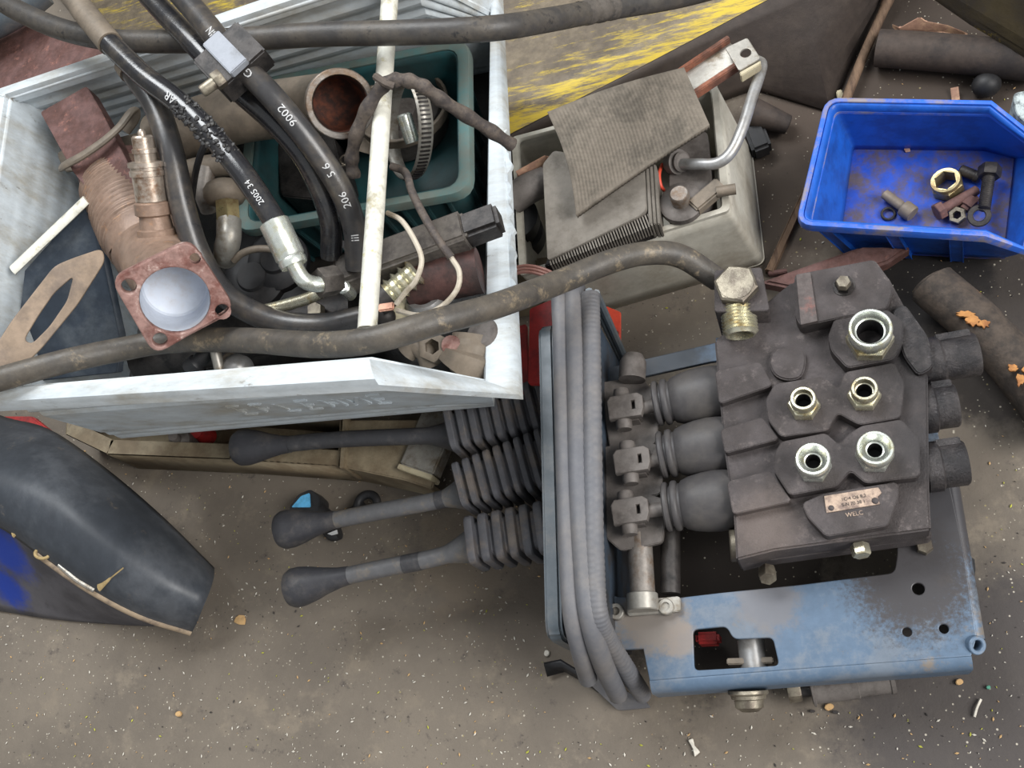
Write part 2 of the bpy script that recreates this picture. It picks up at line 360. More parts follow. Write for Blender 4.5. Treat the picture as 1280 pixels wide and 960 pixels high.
# ------------------------------------------------------------------ control valve assembly
va = thing('control_valve_assembly', 'hydraulic control valve with three levers on a blue steel bracket', 'control valve')
ZB = .10
outer = L((748, 462, ZB), (895, 428, ZB), (1140, 398, ZB), (1186, 600, ZB), (1205, 690, ZB), (1221, 796, ZB), (1214, 820, ZB), (975, 838, ZB), (812, 851, ZB), (804, 811, ZB), (768, 813, ZB), (752, 742, ZB))
def hole(pts, r=.004): return rnd(L(*[(x, y, ZB) for x, y in pts]), r)
holes = [hole([(764, 480), (890, 452), (1090, 430), (1122, 690), (1118, 716), (1000, 731), (900, 741), (850, 747), (766, 746)], .006),
         hole([(866, 787), (908, 783), (917, 799), (966, 797), (974, 832), (868, 838)], .005),
         circ(P(1148, 736, ZB), .0055), circ(P(1134, 790, ZB), .0042), circ(P(1180, 786, ZB), .0042)]
mb = MB().slab(outer, holes, ZB, .005, .001)
def drop(a, b, r=.018, zb=.0, n=7, th=.004):
    """folded flange that bends down from the plate edge a..b"""
    d = (b-a).normalized(); out = d.cross(UP); rows = []
    prof = [(r*math.sin(PI/2*i/n), r*(1-math.cos(PI/2*i/n))) for i in range(n+1)]+[(r, ZB-zb-.002)]
    for u, v in prof: rows.append([a+out*u-UP*v, b+out*u-UP*v])
    inn = [[p-out*th*.9-UP*th*.5 for p in row] for row in rows[::-1]]
    return rows+inn
e1, e2 = P(812, 851, ZB-.001), P(1214, 819, ZB-.001)
mb.loft(drop(e1, e2, .012, .052), cv=True, cap0=False)
e3, e4 = P(1218, 798, ZB-.001), P(1186, 600, ZB-.001)
mb.loft(drop(e3, e4, .010, .0), cv=True)
mb.loft(drop(P(1140, 398, ZB-.001), P(895, 428, ZB-.001), .008, .0), cv=True)
obj('mounting_bracket', mb, m_brkt, va)
mb = MB().ring(P(1209, 803, ZB-.012), (UP+EX*.5-EY*.35).normalized(), .0085, .0046, .016)
obj('corner_bush', mb, m_brkt, va)
# valve body
def pris(px, zt, zb, bev=.0015, r=None):
    t = L(*[(x, y, zt) for x, y in px])
    if r: t = rnd(t, r, 3)
    return t, Vector((0, 0, zb-zt))
ZV = .165
body = MB()
body.prism(*pris([(893, 425), (940, 392), (990, 352), (1110, 345), (1140, 400), (1160, 470), (1161, 560), (1162, 621), (1164, 662), (968, 688), (920, 700), (917, 640), (905, 560)], ZV, .108), bev=.002)
obj('valve_body', body, m_block, va)
def part(name, px, zt, zb, mat, bev=.0018, r=.004):
    mb = MB(); mb.prism(*pris(px, zt, zb, r=r), bev=bev); return obj(name, mb, mat, va)
for q in ([(893, 464), (950, 452), (966, 482), (899, 505)], [(900, 537), (953, 521), (974, 549), (906, 567)], [(908, 602), (963, 588), (990, 627), (916, 643)]):
    part('casting_rib', q, .176, ZV-.01, m_block)
part('valve_pad', [(993, 343), (1093, 324), (1113, 351), (1116, 366), (1109, 386), (1047, 398), (1001, 408), (994, 395)], .184, ZV-.02, m_block)
part('casting_strip', [(995, 343), (1013, 340), (1022, 401), (1001, 406)], .1875, .18, m_blockred, .001, .001)
part('valve_pad', [(1044, 396), (1108, 386), (1130, 402), (1128, 430), (1117, 449), (1059, 460), (1039, 438), (1035, 420)], .182, ZV-.01, m_block)
part('valve_pad', [(968, 480), (1028, 470), (1048, 486), (1056, 465), (1118, 453), (1131, 480), (1126, 522), (1074, 531), (1047, 516), (1035, 538), (976, 546), (960, 525), (957, 500)], .180, ZV-.01, m_block)
part('valve_pad', [(976, 552), (1032, 541), (1049, 556), (1060, 543), (1077, 532), (1127, 524), (1150, 550), (1150, 596), (1082, 604), (1063, 588), (1046, 608), (987, 619), (967, 588), (968, 567)], .180, ZV-.01, m_block)
part('valve_pad', [(1002, 629), (1029, 617), (1122, 602), (1124, 618), (1111, 657), (1033, 671), (1009, 646)], .180, ZV-.01, m_block)
part('casting_boss', [(964, 440), (980, 432), (1005, 433), (1008, 452), (1003, 472), (985, 476), (968, 470), (961, 455)], .172, ZV-.01, m_block, .0015, .01)
part('lower_flange', [(918, 690), (964, 689), (1164, 662), (1166, 672), (964, 700), (921, 702)], .130, .106, m_block)
part('oily_casting', [(1114, 388), (1130, 378), (1160, 420), (1168, 458), (1148, 470), (1130, 446)], .172, .11, m_blockoil, .003, .006)
# nameplate
zn = .1812
mb = MB(); mb.prism(L((1030, 620, zn), (1098, 609, zn), (1102, 616, zn), (1097, 621, zn), (1100, 630, zn), (1033, 641, zn)), Vector((0, 0, -.0016)), bev=.0003); npl = obj('nameplate', mb, m_plate, va)
npl['label'] = 'worn tan nameplate with broken corner'
nX = (P(1100, 625, zn)-P(1030, 637, zn)).normalized(); nY = UP.cross(nX)
for i, t in enumerate(('1C-4 O6 8.2', 'S-N 70 38 1')):
    text_flat(P(1067, 622+i*7, zn+.0002), nX, nY, t, .0042, 'plate_lettering', npl, m_darkst, .0001)
obj('rivet', MB().ball(P(1039, 635, zn), .0026, (1, 1, .5)), m_block, npl)
obj('rivet', MB().ball(P(1094, 626, zn), .0030, (1, 1, .5)), m_block, npl)
text_flat(P(1068, 642.5, .1803), nX, nY, 'WELC', .0055, 'cast_lettering', va, m_plate, .0003)
# port fittings
def fitting(px, py, z, rb, ro, ri, h, mat, bl=None, label=None, hb=None):
    o = P(px, py, z); hb = hb or h*.45; mb = MB(); mb.lathe(o, UP, [(0, rb*.97), (hb*.04, rb), (hb*.85, rb), (hb, rb*.9), (hb, ro*.86)], 6, rot=.4, caps=False)
    f = obj('port_fitting', mb, mat, va)
    if label: f['label'] = label
    mb = MB(); mb.lathe(o, UP, [(hb*.9, ro*.93), (hb+.002, ro*.93), (hb+.004, ro), (h-.0015, ro), (h, ro-.0010), (h, ro-.0030), (h-.0012, ro-.0036), (h-.005, ri+.0018), (h-.008, ri+.0012), (h-.0085, ri), (hb*.5, ri)], 32, caps=False); obj('threaded_nipple', mb, m_zinc if bl is None else bl, f)
    mb = MB().lathe(o, UP, [(h*.70, ri*.985), (.0008, ri*.985), (.0008, 1e-5)], 24, caps=False) 
    obj('bore', mb, m_black, f)  # black lining stands in for the shade inside the bore
    return f
fitting(1087, 428, .181, .0215, .0195, .012, .034, m_yzinc, m_zinc)
fitting(1005, 509, .180, .0150, .0118, .0068, .025, m_yzinc, m_yzinc)
fitting(1080, 497, .180, .0150, .0120, .0068, .025, m_yzinc, m_yzinc)
fitting(1017, 584, .180, .0162, .0155, .0066, .027, m_zinc)
fitting(1093, 571, .180, .0166, .0160, .0066, .028, m_zinc)
# inlet corner: big hex plug on a square block and the threaded union under it
part('inlet_block', [(893, 338), (952, 334), (962, 388), (893, 390)], .194, .10, m_block, .002, .003)
mb = MB(); mb.hexa(P(921, 360, .194), UP, .0215, .011, .25); mb.lathe(P(921, 360, .194), UP, [(.0105, .0175), (.0115, .017)], 28); obj('hex_plug', mb, m_bolt, va)['label'] = 'large pale hexagonal plug'
ax = Vector((.0, -1, -.10)).normalized(); o = P(922, 380, .183)
prof = [(0, .0175)]
for i in range(8): prof += [(.004+i*.0034, .0153), (.0057+i*.0034, .0176)]
prof += [(.0310, .0160), (.0335, .0145), (.0335, .0125), (.010, .0118), (.010, 1e-5)]
obj('threaded_union', MB().lathe(o, ax, prof, 30, caps=False), m_yzinc, va)['label'] = 'open yellow zinc threaded union'
# bolts
def hexbolt(px, py, z, r, h, ax=UP, mat=None, washer=None):
    mb = MB(); o = P(px, py, z); mb.hexa(o, ax, r, h, random.random())
    if washer: mb.lathe(o-ax*.001, ax, [(0, washer), (.002, washer)], 24)
    return obj('hex_bolt', mb, mat or m_bolt, va)
b_ = hexbolt(1055, 358, .184, .0085, .009, washer=.0105, mat=m_darkst); mb = MB(); mb.hexa(P(1054, 356, .193), UP, .007, .008, .3); obj('bolt_end', mb, m_bolt, b_)
hexbolt(1074, 681, .150, .0085, .011, Vector((.1, -1, .2)).normalized(), m_yzinc)
hexbolt(959, 712, .125, .0085, .013, Vector((0, -.8, .6)).normalized())
hexbolt(1155, 684, ZB, .008, .009)
mb = MB(); mb.lathe(P(919, 682, .135), Vector((-1, 0, .1)), [(0, .0155), (.004, .0155), (.005, .0145)], 24); obj('end_washer', mb, m_bolt, va)
# spool end caps on the far side of the levers
for (x0, y0, x1, y1) in ((1150, 455, 1222, 442), (1152, 512, 1196, 506), (1156, 585, 1208, 578)):
    a, b = P(x0, y0, .137), P(x1, y1, .137); d = (b-a).normalized(); ln = (b-a).length
    mb = MB().lathe(a, d, [(0, .0235), (ln*.35, .0235), (ln*.4, .021), (ln-.002, .021), (ln, .0195), (ln, .012), (ln-.006, .011), (ln-.006, 1e-5)], 28, caps=False); c = obj('spool_cap', mb, m_blockoil, va)
    side = UP.cross(d)
    mb = MB().box(a+d*ln*.62+side*.017+UP*.012, d*ln*.3, side*.004, UP*.004, .001); obj('cap_rib', mb, m_blockoil, c)
# spool boots
for i, (x0, y0, x1, y1, s) in enumerate(((818, 505, 918, 487, 1.0), (824, 569, 922, 553, 1.02), (830, 634, 926, 622, 1.04))):
    a, b = P(x0, y0, .138), P(x1, y1, .138); d = (b-a).normalized(); ln = (b-a).length; q = .0235*s
    prof = [(0, q*.55), (.0005, q*.93), (.002, q), (.0045, q), (.006, q*.95), (.007, q*.82), (.0085, q*.82), (.0095, q*.98), (.011, q*1.02), (.0135, q*1.02), (.015, q*.98), (.016, q*.88), (.018, q*.88), (.020, q*.98), (.028, q*1.10), (.040, q*1.19), (.052, q*1.23), (.062, q*1.20), (ln-.004, q*1.12), (ln, q)]
    obj('rubber_boot', MB().lathe(a, d, prof, 36), m_boot, va)
# linkage between levers and boots
for (x, y) in ((782, 510), (790, 577), (788, 640)):
    c = P(x, y, .15); d = (P(x+60, y-9, .15)-c).normalized(); s = UP.cross(d)
    w = lambda u, v: c+d*u+s*v
    mb = MB().slab([w(-.017, -.012), w(.016, -.012), w(.019, -.004), w(.019, .009), w(.014, .013), w(-.014, .013), w(-.018, .008)], [[w(.007, -.004), w(.0105, -.004), w(.0105, .005), w(.007, .005)]], .156, .010, .0012)
    mb.box(c-UP*.016, d*.013, s*.012, UP*.011, .002); mb.lathe(c+d*.010-UP*.006, d, [(0, .007), (.026, .007)], 16)
    cl = obj('clevis', mb, m_greym, va)
    mb = MB().lathe(c-s*.0215-UP*.005-d*.004, s, [(0, .0075), (.003, .0085), (.040, .0085), (.044, .0075)], 20); obj('clevis_pin', mb, m_greym, cl)
part('linkage_plate', [(750, 478), (800, 470), (826, 500), (820, 555), (762, 560)], .128, .12, m_greym, .0015, .004)
part('linkage_plate', [(750, 560), (800, 548), (832, 560), (826, 618), (758, 628)], .129, .121, m_greym, .0015, .004)
part('linkage_plate', [(752, 625), (800, 614), (834, 625), (828, 678), (800, 684), (775, 688), (757, 672)], .130, .122, m_greym, .0015, .004)
mb = MB().lathe(P(790, 475, .14), Vector((.1, 1, 0)), [(0, .014), (.02, .014), (.028, .010), (.03, .004)], 20); obj('linkage_boss', mb, m_greym, va)
# pivot shafts, clamp and cap screws
a, b = P(799, 668, .118), P(804, 755, .118); d = (b-a).normalized(); ln = (b-a).length
obj('pivot_shaft', MB().lathe(a, d, [(0, .0125), (ln*.8, .0125), (ln, .0125)], 24), m_castpipe, va)['label'] = 'scuffed steel pivot shaft'
a, b = P(838, 640, .105), P(838, 742, .105); d2 = (b-a).normalized()
obj('return_shaft', MB().lathe(a, d2, [(0, .010), ((b-a).length, .010)], 20), m_darkst, va)
mb = MB(); c = P(803, 752, .118); mb.lathe(c-d*.008, d, [(0, .0145), (.001, .0155), (.016, .0155), (.017, .0145)], 28)
mb.prism(*pris([(783, 752), (850, 745), (851, 764), (784, 770)], .1085, .098, r=.003), bev=.0012); cl = obj('shaft_clamp', mb, m_galv, va)
for x, y in ((772, 766), (834, 760)):
    o = P(x, y, .100); mb = MB().lathe(o, UP, [(0, .008), (.010, .008), (.0108, .0072), (.0108, .0042), (.006, .004), (.006, 1e-5)], 20, caps=False); obj('cap_screw', mb, m_galv, va)
# things seen through and under the bracket window
mb = MB().lathe(P(938, 800, .070), Vector((.05, -1, 0)), [(0, .013), (.03, .013), (.032, .016), (.04, .016)], 22); obj('lock_pin', mb, m_alu, va)
mb = MB().box(P(938, 827, .072), EX*.022, EY*.003, UP*.008, .001); obj('pin_bracket', mb, m_tan, va)
mb = MB().box(P(886, 799, .030), EX*.012, EY*.006, UP*.014, .003); obj('red_stop', mb, m_red, va)['label'] = 'red stop behind bracket window'
o = e1.lerp(e2, .31)+Vector((0, -.0128, -.030)); ax = Vector((0, -1, -.15)).normalized()
mb = MB().lathe(o, ax, [(0, .019), (.003, .0195), (.005, .017), (.008, .0165), (.009, .014), (.016, .0135), (.020, .008)], 24); obj('flange_nut', mb, m_bolt, va)
# gasketed panel with its rubber profiles
def profile(px, r, mat, name, n=14, rf=None, sq=1.0):
    return obj(name, MB().tube(L(*px), rf or r, n, True, 10, sq=sq), mat, va)
mb = MB(); 
a0, a1 = P(672, 402, .190), P(681, 800, .190)
def vplate(a, b, zt, zb, th, r=.02):
    d = (b-a); d.z = 0; d.normalize(); n = UP.cross(d)
    A = Vector((a.x, a.y, zt)); B = Vector((b.x, b.y, zt)); A2 = Vector((a.x, a.y, zb)); B2 = Vector((b.x, b.y, zb))
    return rnd([A, B, B2, A2], r, 5), n*th
t_, v_ = vplate(a0, a1, .190, .030, .016); mb.prism(t_, v_, bev=.006, seg=3); obj('panel_sheet', mb, m_gasketdk, va)
profile([(737, 455, .06), (716, 410, .13), (701, 366, .2), (702, 420, .21), (704, 500, .21), (707, 600, .21), (711, 700, .21), (716, 770, .205), (727, 818, .17), (735, 848, .12)], .0092, m_gasket, 'rubber_profile')
profile([(762, 462, .05), (735, 400, .14), (719, 362, .2), (719, 420, .212), (721, 500, .212), (723, 600, .212), (729, 700, .212), (737, 770, .207), (752, 825, .16), (772, 868, .06)], .0100, m_gasket, 'rubber_profile')
rf = lambda t: .0095*(1+.03*math.sin(t*2*PI*80))
mb = MB().tube(L((738, 368, .21), (739, 420, .212), (740, 500, .212), (741, 600, .212), (743, 700, .212), (747, 765, .208), (760, 800, .17), (785, 840, .09), (803, 868, .025)), rf, 14, True, 36); cp = obj('corrugated_profile', mb, m_gasket, va)
t_, v_ = vplate(P(728, 380, .2), P(733, 790, .2), .196, .010, .006, .012)
mb = MB().prism(t_, v_, bev=.001); obj('back_sheet', mb, m_brktdk, va)
mb = MB(); 
for zt, x in ((.204, 0), (.204, 1)):
    q = L((736+x*9, 364+x*2, .204), (783+x*6, 463+x*2, .012))
    mb.tube([q[0], q[0].lerp(q[1], .5), q[1]], .0042, 8)
obj('panel_flange', mb, m_gasketdk, va)
mb = MB().prism(rnd(L((738, 828, .03), (756, 850, .03), (806, 876, .03), (812, 884, .012), (772, 888, .012), (738, 856, .02)), .004), Vector((0, 0, -.010)), bev=.003, seg=3); obj('profile_foot', mb, m_gasket, va)
rows = [L((680, 832, .022), (700, 828, .026), (722, 842, .02), (745, 856, .014)), L((684, 846, .010), (706, 840, .005), (728, 852, .004), (748, 866, .003))]
solid(obj('torn_rubber_flap', MB().loft(rows), m_black, va), .004)
# levers
def lever(rod, k0, k1, gc, n, hw, mat, spots, z=.115):
    pts = L(*[(x, y, z) for x, y in rod])
    m_ = [.0195, .0165, .0125, .0108]
    rfun = lambda t: .0096+(.0105*max(0, 1-t/.24)**1.15)
    lv = obj('lever', MB().tube(pts, rfun, 18, True, 10), mat, va)
    a, b = P(*k0, z), P(*k1, z); d = (b-a).normalized(); ln = (b-a).length
    prof = [(-.012, .0100), (0, .0112), (ln*.25, .0145), (ln*.5, .0190), (ln*.72, .0218), (ln*.86, .0218), (ln*.95, .0190), (ln, .0120), (ln+.0005, 1e-4)]
    kn = obj('knob', MB().lathe(a, d, prof, 30), m_knob, lv)
    obj('knob_cap', MB().lathe(b-d*.002, d, [(0, .0115), (.0035, .0105), (.004, .004)], 20), m_knob, lv)
    g0, g1 = P(*gc[0], z), P(*gc[1], z); g = (g1-g0).normalized(); sd = UP.cross(g); gl = (g1-g0).length
    rows = []
    def sect(c, w):
        q = [c+sd*w+UP*w, c-sd*w+UP*w, c-sd*w-UP*w, c+sd*w-UP*w]; return rnd(q, w*.34, 4)
    for i in range(n):
        w = hw[0]+(hw[1]-hw[0])*i/(n-1); p = gl/n; c = g0+g*p*i
        sk = -EY*.0
        for f, e in ((0, .74), (.08, .96), (.18, 1.0), (.58, 1.0), (.68, .96), (.76, .74)):
            rows.append(sect(c+g*p*f-UP*.002*i, w*e))
    obj('gaiter', MB().loft(rows, cu=True, cap0=True, cap1=True), m_gaiter, lv)
    for s in spots:
        i0 = s; q = spline(pts, 10); k = int(i0*(len(q)-1)); mbs = MB().tube(q[k:k+4], .0100, 18, False, smooth=False); obj('worn_patch', mbs, m_leverdk, lv)
    return lv
lever([(572, 544), (530, 545), (450, 548), (400, 551), (352, 556)], (352, 556), (294, 560), ((566, 544), (690, 503)), 9, (.026, .030), m_leverdk, [], .112)
lever([(584, 616), (540, 627), (470, 640), (408, 652)], (408, 652), (347, 664), ((578, 613), (692, 572)), 9, (.026, .034), m_lever, [.22])
lever([(594, 682), (540, 698), (470, 712), (424, 722)], (424, 722), (359, 737), ((590, 681), (690, 660)), 6, (.026, .028), m_lever, [.42])
# harness plug hanging under the bracket edge
hp = thing('cable_connector', 'grey cylindrical connector lying under the bracket\'s near edge', 'connector')
a, b = P(985, 866, .020), P(1112, 850, .020); d = (b-a).normalized(); ln = (b-a).length
obj('connector_body', MB().lathe(a+d*.022, d, [(0, .0125), (.001, .0165), (.003, .0165), (.004, .0140), (.045, .0140), (.046, .0128), (.075, .0128), (.076, .0138), (.080, .0138)], 24), m_greym, hp)
obj('end_nut', MB().hexa(a, d, .0100, .013), m_bolt, hp)
obj('neck', MB().lathe(a+d*.012, d, [(0, .0065), (.012, .0065)], 14), m_darkst, hp)
# ------------------------------------------------------------------ white storage bin with cut-down front
wb = thing('storage_bin', 'large dirty white plastic bin heaped with hoses and fittings', 'storage bin')
zA, zK, zL = .36, .395, .235
tA, tB, tK2, tL2, tL1, tK1 = L((-45, 492, zA), (10, 121, zA), (508, -42, zK), (615, 12, zL), (609, 478, zL), (465, 452, zK))
bNL, bNR = P(152, 548, .128), P(618, 508, .140)
bFR = P(615, 12, zL)+Vector((-.012, -.02, .140-zL)); bFL = bNL+(bFR-bNR)*.98; bFR = bFR+EY*.015
def midp(a, b, t): return a.lerp(b, t)
top = [tA, tK1, tL1, tL2, tK2, tB]
tk = (tK1-tA).length/(tL1-tA).length; 
bot = [bNL, midp(bNL, bNR, .86), bNR, bFR, midp(bFL, bFR, .86), bFL]
wt = [1, 1, 0, 0, 1, 1]
cen = sum(bot, Vector())/6
outd = []
for i in range(6):
    e1 = (top[i]-top[i-1]); e2 = (top[(i+1) % 6]-top[i])
    n1 = Vector((-e1.y, e1.x, 0)).normalized()*-1; n2 = Vector((-e2.y, e2.x, 0)).normalized()*-1
    n1 = Vector((e1.y, -e1.x, 0)).normalized(); n2 = Vector((e2.y, -e2.x, 0)).normalized()
    outd.append((n1+n2).normalized())
rows = []; NR = 66
for k in range(NR+1):
    t = k/NR; off = 0
    if .10 < t < .46: off = -.0055*(.5-.5*math.cos((t-.10)/.36*2*PI*4))
    if .84 < t < .97: off = -.002*(.5-.5*math.cos((t-.84)/.13*2*PI*2))
    rows.append([top[i].lerp(bot[i], t)+Vector((0, outd[i].y, 0))*off*wt[i] for i in range(6)])
mb = MB().loft(rows, cu=True); mb.bm.faces.new([mb.bm.verts.new(p) for p in bot]); bmesh.ops.remove_doubles(mb.bm, verts=mb.bm.verts[:], dist=1e-5)
solid(obj('bin_body', mb, m_gal, wb, 25), .004)
rw = [.020, .022, .036, .036, .022, .020]
rr = [[top[i]+outd[i]*w*rw[i]*k2+UP*h for i in range(6)] for w, h, k2 in ((-.1, -.012, 1), (-.1, .001, 1), (0, .005, 1), (.45, .006, 1), (.85, .004, 1), (1, -.002, 1), (1, -.016, 1), (.85, -.017, 1), (.8, -.004, 1), (.2, -.002, 1))]
obj('rim', MB().loft(rr, cu=True, cv=True), m_gal, wb, 50)
mb = MB(); ea, eb = tL2+outd[3]*.0355, tL1+outd[2]*.0355; jag = []
for i in range(40):
    f = .40+.42*i/39; jag.append(ea.lerp(eb, f)+EX*random.uniform(-.001, .006)+UP*random.uniform(0, .004))
mb.prism([ea.lerp(eb, .82)-EX*.006, ea.lerp(eb, .40)-EX*.006]+jag, Vector((0, 0, -.005)), bev=0)
obj('frayed_edge', mb, m_gal, wb)['label'] = 'chewed ragged stretch of the lip'
q0, q1 = P(489, -30, .372), P(459, 412, .372)
obj('cross_bar', MB().tube([q0, q0.lerp(q1, .5), q1], .0088, 18), m_bar, wb)['label'] = 'white painted round bar'
# worn moulded lettering on the near wall (too worn to read): raised strokes
def wallpt(u, t): 
    a = tA.lerp(tK1, u).lerp(bNL.lerp(bNR, .86*u), t); return a
nrm = (tK1-tA).cross(bNL-tA).normalized(); nrm = nrm if nrm.y < 0 else -nrm
mb = MB(); gx = (tK1-tA).normalized(); gy = nrm.cross(gx); gy = gy if gy.z > 0 else -gy
def stroke(u, t, dx, dy, w=.0022):
    c = wallpt(u, t); d = (gx*dx+gy*dy); ln = d.length; d.normalize(); s = nrm.cross(d)
    mb.box(c+nrm*.0002, d*ln/2*.8, s*w*.7, nrm*.0009, .0004, 1)
u = .52
for g in ('E', 'F', 'L', 'E', 'H', 'N', 'E'):
    du = .006/.43
    stroke(u, .62, 0, .036)
    if g in 'EF': stroke(u+du, .53, .018, 0); stroke(u+du, .62, .014, 0)
    if g in 'EL': stroke(u+du, .71, .018, 0)
    if g in 'HN': stroke(u+du*2.6, .62, 0, .036); stroke(u+du*1.3, .62, .016, .028 if g == 'N' else 0)
    u += .062
obj('moulded_lettering', mb, m_gal, wb)
# ------------------------------------------------------------------ teal bin inside
tb = thing('storage_bin', 'teal plastic bin sitting inside the white bin', 'storage bin')
zt = .255
o4 = L((574, 59, zt), (576, 234, zt), (308, 282, zt), (324, 108, zt))
b4 = [Vector((p.x, p.y, .154)) for p in o4]; cc = sum(b4, Vector())/4
b4 = [p+(cc-p).normalized()*.013 for p in b4]
o4r, b4r = rnd(o4, .02, 4), rnd(b4, .014, 4); n_ = len(o4r); rows = [[o4r[i].lerp(b4r[i], k/10) for i in range(n_)] for k in range(11)]
mb = MB().loft(rows, cu=True, cap1=True); solid(obj('bin_body', mb, m_teal, tb, 40), .003)
cr = sum(o4r, Vector())/n_
rr = [[p+((p-cr).normalized())*w+UP*h for p in o4r] for w, h in ((-.001, -.008), (-.001, .002), (.003, .0035), (.013, .003), (.0145, .0), (.0145, -.010), (.012, -.010), (.011, -.001), (.003, -.001))]
obj('rim', MB().loft(rr, cu=True, cv=True), m_tealrim, tb, 50)
mb = MB()
for i in range(9):
    f = .08+.105*i; p = o4[1].lerp(o4[2], f); q = b4[1].lerp(b4[2], f); d = (q-p).normalized(); e = (o4[2]-o4[1]).normalized(); nn = d.cross(e); nn = nn if nn.y < 0 else -nn
    mb.box(p.lerp(q, .55)+nn*.002, d*.055, e*.0022, nn*.003, .001)
for i in range(5):
    f = .12+.19*i; p = o4[0].lerp(o4[1], f); q = b4[0].lerp(b4[1], f); d = (q-p).normalized(); e = (o4[1]-o4[0]).normalized(); nn = d.cross(e); nn = nn if nn.x > 0 else -nn
    mb.box(p.lerp(q, .55)+nn*.002, d*.055, e*.0022, nn*.003, .001)
obj('wall_rib', mb, m_teal, tb)
# ------------------------------------------------------------------ rusty flanged pipe
fp = thing('flanged_pipe', 'rusty exhaust pipe with bellows and square four-hole flange', 'pipe')
Fc = P(216, 372, .402); nF = (tocam(Fc)+Vector((.06, -.36, 0))).normalized()
def onpl(px, py, c=Fc, n=nF):
    r = ray(px, py); return CAM+r*((c-CAM).dot(n)/r.dot(n))
q4 = [onpl(137, 349), onpl(238, 299), onpl(295, 386), onpl(193, 445)]
X_ = (q4[1]-q4[0]).normalized(); Y_ = nF.cross(X_)
def slab_on(c, X, Y, n, outer, holes, th, bev=.001):
    to = lambda p: Vector(((p-c).dot(X), (p-c).dot(Y), 0))
    m = MB().slab([to(p) for p in outer], [[to(p) for p in h] for h in holes], 0, th, bev)
    W = Matrix(((X.x, Y.x, n.x, c.x), (X.y, Y.y, n.y, c.y), (X.z, Y.z, n.z, c.z), (0, 0, 0, 1))); bmesh.ops.transform(m.bm, matrix=W, verts=m.bm.verts[:]); return m
def circ_on(c, X, Y, r, n=24): return [c+(X*math.cos(2*PI*i/n)+Y*math.sin(2*PI*i/n))*r for i in range(n)]
fh = [circ_on(onpl(219, 376), X_, Y_, .0315, 32)]+[circ_on(onpl(*h), X_, Y_, .0066, 16) for h in ((161, 358), (244, 323), (278, 389), (200, 425))]
obj('flange', slab_on(Fc, X_, Y_, nF, rnd(q4, .014, 5), fh, .011, .0015), m_flange, fp)
c0 = onpl(219, 376)
pth = [c0-nF*.009, c0-nF*.035, P(200, 335, .325), P(185, 300, .322)]
obj('pipe_bore', MB().lathe(c0, nF, [(-.006, .0312), (-.030, .0312), (-.056, .0310), (-.058, .0290), (-.059, .020), (-.0595, .010), (-.0600, .0002)], 36, caps=False), m_pipein, fp, 28)['label'] = 'pale scoured inside of the pipe'
obj('pipe_neck', MB().tube([c0-nF*.010, c0-nF*.035, c0-nF*.060, P(192, 316, .315), P(184, 300, .312), P(172, 275, .310)], [.036]*20+[.039]*4+[.042]*4+[.044]*10, 28, False), m_bellow, fp)
bp = L((184, 304, .313), (170, 274, .310), (158, 248, .307), (151, 233, .305))
obj('bellows', MB().tube(bp, lambda t: .0450+.0010*math.sin(t*2*PI*17)-.004*max(0, .15-t)/.15, 34, True, 40), m_bellow, fp)
obj('pipe_stub', MB().tube(L((154, 240, .306), (146, 224, .308), (138, 208, .312)), .040, 28, sq=.7), m_rust, fp)
q = L((50, 140, .352), (108, 107, .354), (126, 138, .354), (160, 204, .350), (170, 240, .344), (116, 244, .344), (92, 216, .348))
mb = MB().prism(rnd(q, .004, 3), Vector((0, 0, -.020)), bev=.004); obj('flat_bracket', mb, m_rust, fp)
cl = L((78, 209, .342), (84, 205, .356), (104, 194, .360), (130, 176, .361), (150, 158, .360), (162, 142, .357), (168, 138, .352), (167, 148, .346), (156, 164, .342))
mb = MB().tube(cl, .0062, 10, True, 8, sq=.6)
obj('clamp_band', mb, m_tan, fp)
# coupling standing on the neck
b0, b1 = P(198, 300, .355), P(176, 160, .425); d = (b1-b0).normalized(); ln = (b1-b0).length
cpn = obj('coupling', MB().lathe(b0, d, [(-.01, .0195), (ln*.10, .0195), (ln*.11, .0165), (ln*.22, .0150), (ln*.24, .0185), (ln*.34, .0185), (ln*.36, .0150)], 28), m_bellow, fp)
obj('coupling_body', MB().lathe(b0+d*ln*.36, d, [(0, .0160), (ln*.22, .0160), (ln*.225, .0178), (ln*.27, .0178), (ln*.275, .0165), (ln*.30, .0165), (ln*.305, .0182), (ln*.345, .0182), (ln*.35, .0150)], 28), m_nickel, cpn)
obj('coupling_tip', MB().lathe(b0+d*ln*.71, d, [(0, .0105), (ln*.07, .0105), (ln*.075, .0120), (ln*.11, .0120), (ln*.115, .0105), (ln*.21, .0105), (ln*.225, .009), (ln*.226, .004), (ln*.26, .0038), (ln*.28, .002)], 24), m_nickel, cpn)
# ------------------------------------------------------------------ hoses
def hose(label, px, r, mat, name='hydraulic_hose', n=16, group=None):
    t = thing(name, label, 'hose', group); pts = L(*px)
    obj('hose_body', MB().tube(pts, r, n, True, 8), mat, t); return t, pts
